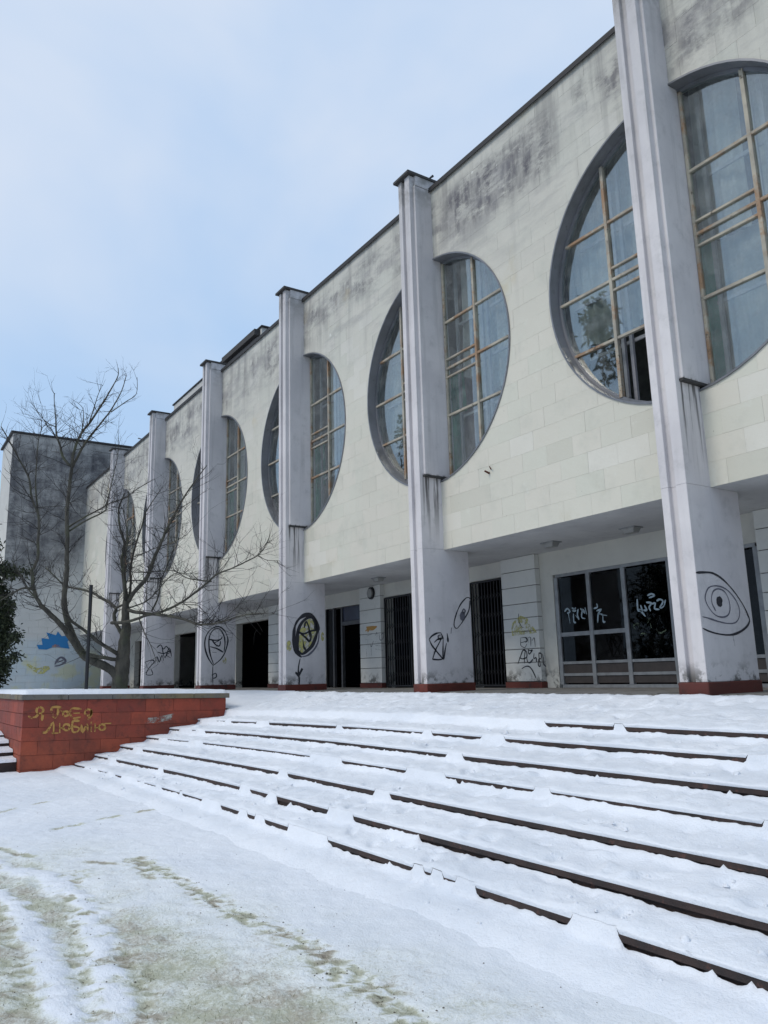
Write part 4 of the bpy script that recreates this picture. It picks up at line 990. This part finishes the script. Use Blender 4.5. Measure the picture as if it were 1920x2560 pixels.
LB.append(limb(Z3((330,1360),(400,1200),(420,1060),(470,930),(540,760),(600,560)), .03, .008, -.3, .8))
LB.append(limb(Z3((80,1330),(250,1270),(360,1180),(500,1020),(620,960),(800,1040)), .028, .006, 0, -1.0))
LB.append(limb(Z3((270,1270),(280,1100),(300,960)), .018, .008, -.2, .2))
LB.append(limb(Z3((120,800),(250,760),(330,720),(420,690),(560,640),(700,560),(740,480)), .02, .006, 0, -.8))
LB.append(limb(Z3((60,1050),(200,1040),(420,1060),(560,1020)), .02, .006, .1, .8))
LB.append(limb(Z1((700,1160),(860,1060),(1010,980),(1150,900),(1290,850),(1450,740),(1600,650)), .03, .008, -.8, .2))
LB.append(limb(Z1((720,1190),(900,1080),(1080,990),(1110,900),(1160,680),(1215,450),(1230,300)), .032, .008, -.8, -1.4))
LB.append(limb(Z3((640,1290),(800,1300),(880,1380),(880,1440)), .014, .005, -.9, -1.2))
LB.append(limb(Z3((1080,1465),(1180,1350),(1290,1240)), .012, .004, -1.8, -2.2))
LB.append(limb(Z3((990,990),(1060,820),(1080,760)), .010, .004, -1.5, -1.9))
LB.append(limb(Z2((1440,600),(1500,760),(1560,880),(1610,1010),(1640,1080)), .022, .006, -.3, -.9))
# twigs: fine growth off every limb
tw = MB(); rr = random.Random(3)
def grow(p, d, ln, r, depth):
    n = 4 if ln > 0.35 else 3; pts = [p]; q = p.copy(); dd = d.copy()
    for i in range(n):
        dd = dd+np.array([rr.gauss(0, .16), rr.gauss(0, .16), rr.gauss(0.05, .14)]); dd /= np.linalg.norm(dd); q = q+dd*ln/n; pts.append(q.copy())
    tw.tube(pts, [r*(1-0.75*i/n) for i in range(n+1)], 3)
    if depth > 0:
        for _ in range(rr.choice([1, 2, 2, 3])):
            i = rr.randint(1, n); nd = dd+np.array([rr.gauss(0, .7), rr.gauss(0, .7), rr.gauss(0.15, .55)]); nd /= np.linalg.norm(nd)
            grow(pts[i], nd, ln*rr.uniform(.4, .75), r*0.6, depth-1)
for li, (Q, QR) in enumerate(LB[1:]):
    n = len(Q); total = sum(np.linalg.norm(Q[i+1]-Q[i]) for i in range(n-1))
    cnt = int(total*(10.5 if QR[0] < .08 else 6.0))
    for _ in range(cnt):
        i = rr.randint(max(1, int(n*0.2)), n-1); r_ = QR[i]
        if r_ > 0.075 or (Q[i][2] > 6.3 and rr.random() < 0.4): continue
        t = Q[i]-Q[i-1]; t /= np.linalg.norm(t)+1e-9
        nd = t*0.55+np.array([rr.gauss(0, .6), rr.gauss(0, .6), rr.gauss(0.18, .5)]); nd /= np.linalg.norm(nd)
        grow(Q[i].copy(), nd, rr.uniform(.3, 0.95)*(0.55 if Q[i][2] > 6.3 else 1), max(0.0060, min(r_*0.45, 0.011)), rr.choice([1, 2, 2]))
tw.build('twigs', M_TWIG, tree, kind='stuff')

# ------------------------------------------------------------------ EVERGREENS
def evergreen(name, label, blobs, leaf, cnt, trunkpts, seed, group=None):
    t = thing(name, label, 'shrub' if 'shrub' in label else 'tree', group=group)
    MB().tube(trunkpts, [.09-.05*i/(len(trunkpts)-1) for i in range(len(trunkpts))], 7).build('trunk', M_BARK, t, smooth=True)
    rn = np.random.RandomState(seed); V = []; F = []; sh = []
    tot = sum(b[3]**2 for b in blobs)
    for cx, cy, cz, r in blobs:
        for _ in range(int(cnt*r*r/tot)):
            d = rn.normal(size=3); d /= np.linalg.norm(d); rad = r*(rn.rand()**0.4)*(0.7+0.5*rn.rand()); c = np.array([cx, cy, cz])+d*rad*np.array([1, 1, 1.1])
            # sprays hang in small tufts
            for q in range(3):
                a = rn.normal(size=3); a /= np.linalg.norm(a); a[2] -= 0.35; b = np.cross(a, rn.normal(size=3)); b /= np.linalg.norm(b)+1e-9
                o_ = c+rn.normal(size=3)*leaf*0.8; n0 = len(V); w_ = leaf*0.28
                V += [tuple(o_-b*w_*.4), tuple(o_+a*leaf*.6-b*w_), tuple(o_+a*leaf*1.3), tuple(o_+a*leaf*.6+b*w_)]; F.append((n0, n0+1, n0+2, n0+3)); sh += [float(rn.rand()**1.5)]*4
    me = bpy.data.meshes.new('foliage'); me.from_pydata(V, [], F); me.materials.append(M_LEAF); at = me.attributes.new('shade', 'FLOAT', 'POINT'); at.data.foreach_set('value', sh); me.update()
    link('foliage', me, t); return t
bl_ = []
rr = random.Random(9)
for (px, py, dd, r) in [(-30,1680,22.4,.5),(0,1660,22.2,.24),(-25,1600,22.6,.5),(5,1600,22.3,.27),(-20,1540,22.4,.5),(5,1560,22.2,.26),(-15,1490,22.6,.42),(5,1515,22.3,.30),(40,1590,22.1,.13),(-35,1430,22.5,.40),(8,1425,22.4,.20),(35,1430,22.3,.14),(62,1428,22.1,.09),(-30,1370,22.5,.3),(-40,1300,22.5,.3),(35,1640,22.2,.12)]:
    p = at_d(px, py, dd); bl_.append((p[0], p[1], p[2], r))
b0 = at_d(-40, 1730, 22.5); b1 = at_d(-35, 1400, 22.5); b2 = at_d(-45, 1180, 22.5)
evergreen('juniper', 'dark green evergreen tree crowding the edge of the snowy planter behind its low wall', bl_, 0.085, 7000, [b0, b1, b2], 4)
# dark trees across the square, mirrored in the lower panes
for i, (tx_, ty_, hh, r) in enumerate([(-20, -17, 15, 2.8), (-24.5, -10, 19.5, 2.8), (-41, -10, 18.5, 3.0), (-52, -22, 17, 4.0), (-66, -20, 15, 4.0), (-11, -24, 14, 3.4)]):
    bs = []; rq = random.Random(50+i)
    for _ in range(26):
        u = rq.random(); z = GZ+1.5+(hh-1.5)*u; rad = r*(1.05-u)*0.9; a = rq.uniform(0, 6.28)
        bs.append((tx_+math.cos(a)*rad*.6, ty_+math.sin(a)*rad*.6, z, 0.5+rad*0.45))
    evergreen('spruce', ['dark spruce across the square, standing beyond the tallest narrow spruce', 'tallest narrow spruce across the square, mirrored in the nearest round window', 'dark spruce across the square, facing the third round window', 'highest spruce across the square, beyond the planter', 'far broad spruce across the square near the side wing', 'spruce standing behind the photographer across the square'][i], bs, 0.30, 2200, [(tx_, ty_, GZ-.2), (tx_, ty_, GZ+hh*.9)], 20+i, 'spruces across the square')

# ------------------------------------------------------------------ GRAFFITI (flat paint on real faces)
def ribbon(mb, P, N, w, off=0.003):
    P = [np.array(p, float) for p in P]; N = np.array(N, float)
    # smooth
    if len(P) > 2:
        Q = []
        for i in range(len(P)-1):
            p0, p1, p2, p3 = P[max(i-1, 0)], P[i], P[i+1], P[min(i+2, len(P)-1)]
            for s in (0, .33, .67): Q.append(0.5*((2*p1)+(-p0+p2)*s+(2*p0-5*p1+4*p2-p3)*s*s+(-p0+3*p1-3*p2+p3)*s**3))
        Q.append(P[-1]); P = Q
    n = len(P); vs = []
    for i in range(n):
        t = P[min(i+1, n-1)]-P[max(i-1, 0)]; t = t/(np.linalg.norm(t)+1e-9); b = np.cross(N, t)
        ww = w*0.5*(0.55+0.9*float(vnoise(i*0.37, P[i][2]*3, 1.0, 5)))*(0.5 if i in (0, n-1) else 1)
        ex = t*w*0.25*(-1 if i == 0 else (1 if i == n-1 else 0))
        vs += [P[i]+N*off+b*ww+ex, P[i]+N*off-b*ww+ex]
    mb.add(vs, [(2*i, 2*i+1, 2*i+3, 2*i+2) for i in range(n-1)])
def graf(strokes, proj, N, w, mat, parent=None, off=0.003, label=None):
    mb = MB()
    for s in strokes: ribbon(mb, [proj(*p) for p in s], N, w, off)
    o = mb.build('graffiti', mat, parent if parent is not None else hall)
    if label: o['label'] = label
    return o
def fill(poly, proj, N, mat, off=0.0015, parent=None):
    P = [proj(*p)+np.array(N)*off for p in poly]; o = MB().add(P, [tuple(range(len(P)))]).build('spray_patch', mat, parent if parent is not None else hall); return o
def circ(cx, cy, rx, ry, a0=0, a1=360, n=12): return [(cx+rx*math.cos(math.radians(a0+(a1-a0)*i/n)), cy+ry*math.sin(math.radians(a0+(a1-a0)*i/n))) for i in range(n+1)]
def lin(ox, oy, s, X):       # drawing measured on the face x = X
    return lambda x, y: on_x(ox+x/s, oy+y/s, X)
NX = (1, 0, 0); NYm = (0, -1, 0)
# big eye, first pilaster
pr = lin(1680, 1200, 3.95, PX(1)+0.4125)
graf([[(238,915),(330,912),(400,920),(480,965),(560,1040),(640,1140),(710,1250),(750,1340),(765,1390),(735,1450),(660,1505),(570,1530),(460,1520),(370,1495),(305,1465)]], pr, NX, .026, P_BLK, label='big black sprayed eye outline')
graf([[(300,1350),(370,1368),(450,1395),(540,1415),(620,1410),(660,1360),(665,1280),(630,1190),(570,1110),(500,1060),(420,1045),(360,1065),(330,1130),(330,1190),(370,1270),(430,1335),(500,1355),(555,1330),(572,1260),(555,1170),(515,1100),(455,1075),(410,1095),(390,1150),(395,1220),(430,1290)]], pr, NX, .018, P_GRY)
graf([circ(466,1200,22,38)], pr, NX, .040, P_BLK); fill(circ(466,1200,20,36,0,330,10), pr, NX, P_BLK, .0026)
graf([[(600,1530),(610,1590),(620,1640)]], pr, NX, .012, P_MID)
# small eye and hourglass, second pilaster
pr = lin(1040, 1480, 9.217, PX(2)+0.4125)
graf([[(1240,200),(1235,300),(1215,420),(1170,520),(1100,640),(1030,740),(940,840),(880,790),(880,680),(910,560),(950,440),(1010,310),(1080,210),(1160,135),(1220,130),(1245,170)]], pr, NX, .026, P_BLK, label='small black sprayed eye with trailing dots')
graf([circ(1070,560,50,90,0,340), circ(1100,440,30,40)], pr, NX, .03, P_GRY); fill(circ(1070,540,58,100,0,340,12), pr, NX, P_GRY, .0022)
graf([[(815,830),(805,950)], [(715,960),(730,1060),(735,1150)]], pr, NX, .036, P_BLK)
graf([[(570,940),(480,950),(370,1010),(300,1090)], [(300,1090),(360,1220),(450,1340),(540,1450),(620,1540)], [(620,1540),(520,1560),(380,1550)], [(380,1550),(420,1420),(470,1290),(540,1160),(580,1060)], [(570,940),(600,1010),(625,1080)], [(625,1080),(620,1300),(620,1540)], [(420,1160),(500,1090),(610,1070)], [(700,1180),(670,1330),(650,1480),(630,1550)]], pr, NX, .028, P_BLK, label='black sprayed hourglass figure')
graf([circ(550,1040,40,40)], pr, NX, .04, P_MID); graf([[(310,600),(315,700)]], pr, NX, .03, P_MID)
# balloon face with yellow, third pilaster
pr = lin(480, 1500, 4.366, PX(3)+0.4125)
fill([(1180,300),(1240,220),(1310,200),(1350,260),(1370,340),(1330,450),(1270,540),(1210,600),(1150,580),(1160,450)], pr, NX, P_YEL)
fill(circ(1425,400,18,50,0,330,10), pr, NX, P_YEL); fill(circ(1060,500,30,60,0,330,10), pr, NX, P_YEL)
graf([[(1190,620),(1140,570),(1115,470),(1112,370),(1125,280),(1165,210),(1230,165),(1300,165),(1350,215),(1375,300),(1370,340),(1345,420),(1310,500),(1250,560),(1200,590),(1165,560)], [(1160,560),(1150,450),(1155,350),(1190,260),(1250,200),(1310,195),(1345,250),(1350,330)]], pr, NX, .085, P_BLK, label='black and yellow sprayed balloon face')
graf([[(1200,620),(1270,600),(1340,530),(1380,440),(1385,340)]], pr, NX, .04, P_GRY)
graf([[(1160,350),(1220,370),(1290,340),(1350,330)], [(1225,300),(1245,235),(1275,300),(1285,400)], [(1190,370),(1240,410),(1280,450),(1300,400),(1290,340)], [(1240,400),(1275,460)], [(1210,440),(1220,510),(1240,545)]], pr, NX, .045, P_BLK)
graf([[(1180,640),(1165,710),(1160,780),(1170,860),(1168,930)]], pr, NX, .035, P_BLK)
fill([(1165,800),(1195,740),(1215,755),(1190,800),(1165,850),(1125,800),(1130,780)], pr, NX, P_BLK)
# outlined balloon, fourth pilaster
pr = lin(480, 1500, 4.366, PX(4)+0.4125)
graf([[(230,715),(180,640),(145,540),(140,450),(165,370),(220,310),(290,290),(350,330),(385,400),(390,460),(360,570),(310,650),(230,715)], [(235,700),(200,600),(185,500),(190,400),(230,330),(290,310),(340,370),(360,460),(350,560)]], pr, NX, .040, P_BLK, label='black outlined balloon face')
graf([[(190,430),(250,440),(310,430),(330,400)], [(200,510),(270,530),(340,570)], [(220,440),(260,490),(300,500),(310,450)], [(240,470),(300,440)], [(225,570),(265,572)]], pr, NX, .038, P_BLK)
graf([[(228,720),(225,800),(228,910)], [(215,820),(260,800),(265,840),(235,855)]], pr, NX, .032, P_BLK)
fill(circ(355,660,22,40,0,330,8), pr, NX, P_YEL)
# scribble, fifth pilaster
pr = lin(0, 1500, 2.765, PX(5)+0.4125)
graf([[(1000,430),(1050,415),(1065,430),(1030,470),(1010,515),(1055,515),(1045,480)], [(1005,430),(1020,470)], [(1070,440),(1085,390),(1100,430),(1120,380),(1130,420)], [(1085,330),(1110,310),(1130,340),(1150,320),(1175,360),(1150,380),(1180,400)], [(1090,360),(1130,370),(1180,350)], [(1120,330),(1140,400),(1170,330),(1185,390)]], pr, NX, .035, P_BLK, label='black scribbled tag')
# pier beside the nearest lattice gate
PYP = YB-0.1415
pq = lambda x, y: on_y(1240+x/10.37, 1540+y/10.37, PYP)
fill([(400,330),(430,180),(520,80),(640,-10),(820,60),(900,200),(1000,330),(1060,430),(800,470),(420,520)], pq, NYm, P_YEL)
graf([[(640,560),(640,700),(650,770),(750,820),(800,720)], [(640,570),(760,560),(800,640),(700,680),(650,690)], [(740,560),(790,560),(820,640),(760,690)], [(830,560),(840,690)], [(840,560),(900,560),(905,780)], [(940,640),(990,560),(1010,680),(1020,800)]], pq, NYm, .015, P_BLK, label='black scribbled letters on the pier')
graf([[(570,1240),(640,1040),(700,890),(760,890),(740,1040),(740,1220)], [(610,1080),(700,1110),(800,1060),(790,920),(720,890)], [(800,1080),(820,1180),(880,1210),(960,1120)], [(990,970),(980,1100),(1040,1080),(1050,1190)], [(1110,960),(1120,1100),(1150,1300),(1100,1270),(1110,1120),(1170,1100),(1180,980),(1110,960)], [(1210,990),(1230,1100),(1230,1230),(1300,1310)], [(830,870),(900,900),(950,880),(860,990),(840,880)], [(670,1370),(760,1310),(860,1310),(940,1400),(1000,1520),(1040,1610)]], pq, NYm, .024, P_BLK)
graf([[(590,-60),(590,60),(610,180),(680,290),(720,300)], [(680,410),(920,405)]], pq, NYm, .014, P_BLK)
# pier of the third bay
pq2 = lambda x, y: on_y(760+x/5.53, 1440+y/5.53, PYP)
fill([(860,700),(940,690),(1010,690),(960,740),(880,780)], pq2, NYm, P_GOLD)
graf([[(850,760),(900,730),(950,745),(1010,700)]], pq2, NYm, .03, P_GOLD)
graf([[(840,880),(940,880)], [(880,890),(890,980)], [(910,920),(930,980),(960,900)], [(990,820),(1010,780),(1010,900)], [(1040,800),(1050,880),(1090,870),(1100,790),(1060,820)], [(980,910),(1100,925)], [(990,960),(1100,970)], [(990,1010),(1090,1030)], [(860,1010),(870,1110)], [(930,1000),(935,1110)], [(870,830),(940,800)]], pq2, NYm, .022, P_MID, label='grey and ochre scrawl on the pier')
# tags on the entrance glass
pg = lambda x, y: on_y(1380+x/5.184, 1450+y/5.184, YB+0.04)
graf([[(165,410),(200,370),(235,410),(200,430)], [(215,440),(235,560)], [(260,360),(310,400),(270,400),(310,360)], [(280,440),(285,540),(310,550)], [(340,380),(330,450),(350,510)], [(370,370),(430,430),(400,380),(385,480),(430,500)], [(430,360),(450,440)], [(310,460),(330,490)]], pg, NYm, .028, P_WHT, sc_ if False else hall, label='pale sprayed tag on the entrance glass')
graf([[(545,370),(590,350),(580,310)], [(580,400),(640,380),(600,440),(595,550)], [(600,440),(650,440)], [(660,460),(665,540),(690,540)], [(640,450),(710,460)]], pg, NYm, .028, P_WHT)
graf([[(1105,250),(1115,390),(1150,400),(1210,470)], [(1150,330),(1170,400),(1130,380)], [(1200,330),(1230,390),(1190,390)], [(1225,290),(1290,300),(1260,350),(1280,400)], [(1300,310),(1340,300),(1330,370),(1390,380)], [(1360,270),(1400,250),(1440,280),(1400,360),(1450,340),(1470,260)], [(1240,200),(1290,180),(1330,200),(1260,230)]], pg, NYm, .030, P_WHT)
graf([[(1080,640),(1060,590),(1120,560),(1130,620)], [(1150,720),(1170,690),(1250,720),(1230,780)], [(1240,560),(1260,500),(1290,620)], [(1350,640),(1400,690),(1480,650)]], pg, NYm, .02, paint('dull_green_spray', (0.16, 0.20, 0.13), .1, True))
# text on the planter side
pt = lambda x, y: on_x(20+x/5.53, 1740+y/5.53, PXE+0.004)
graf([[(470,335),(480,250),(482,175),(430,155),(395,190),(410,235),(480,240)], [(420,250),(380,290),(330,305),(285,280)],
      [(600,165),(600,230),(640,300)], [(600,160),(670,150),(750,170)], [(690,175),(690,240),(645,310)], [(730,200),(760,225)],
      circ(795,245,36,34), [(1010,180),(880,178),(878,300),(1000,292)], [(885,240),(985,235)], circ(1108,228,46,44, 20, 400), [(1150,190),(1150,260),(1105,325)],
      [(480,505),(540,490),(625,362),(628,520)], [(600,515),(690,512)], [(715,380),(715,505)], [(715,445),(765,440)], circ(808,432,44,44),
      [(985,345),(895,352),(893,490),(960,490),(980,440),(900,420)], [(1015,400),(1030,500),(1095,390),(1100,490)], [(1150,362),(1152,490)], [(1200,490),(1205,385)], [(1205,440),(1255,435)], circ(1300,430,42,40), [(1340,380),(1420,378)]], pt, NX, .040, P_GOLD, planter, label='ochre handwritten Cyrillic message')
fill([(1380+560,300),(2000,300),(2150,270),(2300,240),(2250,330),(2050,370),(1900,380)], lambda x, y: on_x(20+(x)/5.53, 1740+y/5.53, PXE+0.004), NX, P_PEEL, parent=planter)
# blue spiky sun and washes on the side wing
pw = lambda x, y: on_x(x/4.1475, 1400+y/4.1475, XL+0.030)
fill([(380,880),(440,880),(430,810),(510,820),(480,750),(580,780),(600,740),(640,790),(740,780),(700,850),(720,920),(560,900),(480,930),(400,925)], pw, NX, P_BLUE, .004, wing)
fill(circ(580,905,45,30,180,360,8), pw, NX, P_ORG, .010, wing)
graf([[(570,1080),(600,1030),(640,1010),(680,1050),(620,1090),(570,1100)], [(600,1060),(650,1040)]], pw, NX, .10, P_GRY, wing, .01)
graf([[(290,1090),(400,1150),(500,1120)]], pw, NX, .25, P_YEL, wing, .008)

# ------------------------------------------------------------------ grass poking through the thin snow
rn = np.random.RandomState(77); V = []; F = []
def dirt_at(x, y):
    i = np.clip(np.searchsorted(gx, x), 0, len(gx)-1); j = np.clip(np.searchsorted(gy, y), 0, len(gy)-1); return dirt[j, i], h[j, i]
tries = 0; cnt = 0
while cnt < 15000 and tries < 90000:
    tries += 1; x = rn.uniform(-15, -2.5); y = rn.uniform(0.5, 3.9)
    d, z = dirt_at(x, y)
    if rn.rand() > max(0, d-0.28)**1.6*2.6*(0.2+1.6*vnoise(x, y, 6, 3)): continue
    cnt += 1; n0 = len(V); a = rn.uniform(0, 6.28); l_ = rn.uniform(.008, .026); w_ = .0016; lean = rn.normal(size=2)*l_*.9
    V += [(x-w_*math.cos(a), y-w_*math.sin(a), z-.003), (x+w_*math.cos(a), y+w_*math.sin(a), z-.003), (x+lean[0], y+lean[1], z+l_*.7)]; F.append((n0, n0+1, n0+2))
me = bpy.data.meshes.new('grass'); me.from_pydata(V, [], F); me.materials.append(simple('winter_grass', (0.16, 0.17, 0.07), 0.9, var=0.5, sc=9, bumpd=0)); me.update()
o = link('grass', me, kind='stuff'); tag(o, 'short winter grass poking through the thin trampled snow', 'grass')
# crumbs of soil and dead leaves
V = []; F = []
for _ in range(420):
    if rn.rand() < 0.65:
        P = GRS[rn.choice([0, 0, 0, 1, 2])]; t = rn.rand()*(len(P)-1); i = int(t); s = t-i; x = P[i][0]*(1-s)+P[i+1][0]*s+rn.normal()*.14; y = P[i][1]*(1-s)+P[i+1][1]*s+rn.normal()*.14
    else: x = rn.uniform(-13, -3); y = rn.uniform(.8, 3.7)
    d, z = dirt_at(x, y); r = rn.uniform(.0025, .007); n0 = len(V)
    for q in range(5): a = q*1.257; V.append((x+r*math.cos(a)*rn.uniform(.6, 1.5), y+r*math.sin(a)*rn.uniform(.6, 1.3), z))
    V.append((x, y, z+r*.7)); F += [(n0+q, n0+(q+1) % 5, n0+5) for q in range(5)]
me = bpy.data.meshes.new('soil_crumbs'); me.from_pydata(V, [], F); me.materials.append(simple('soil_crumb', (0.07, 0.05, 0.035), 0.95)); me.update()
o = link('soil_crumbs', me, kind='stuff'); tag(o, 'small dark crumbs of soil and leaf scattered on the trampled snow', 'debris')
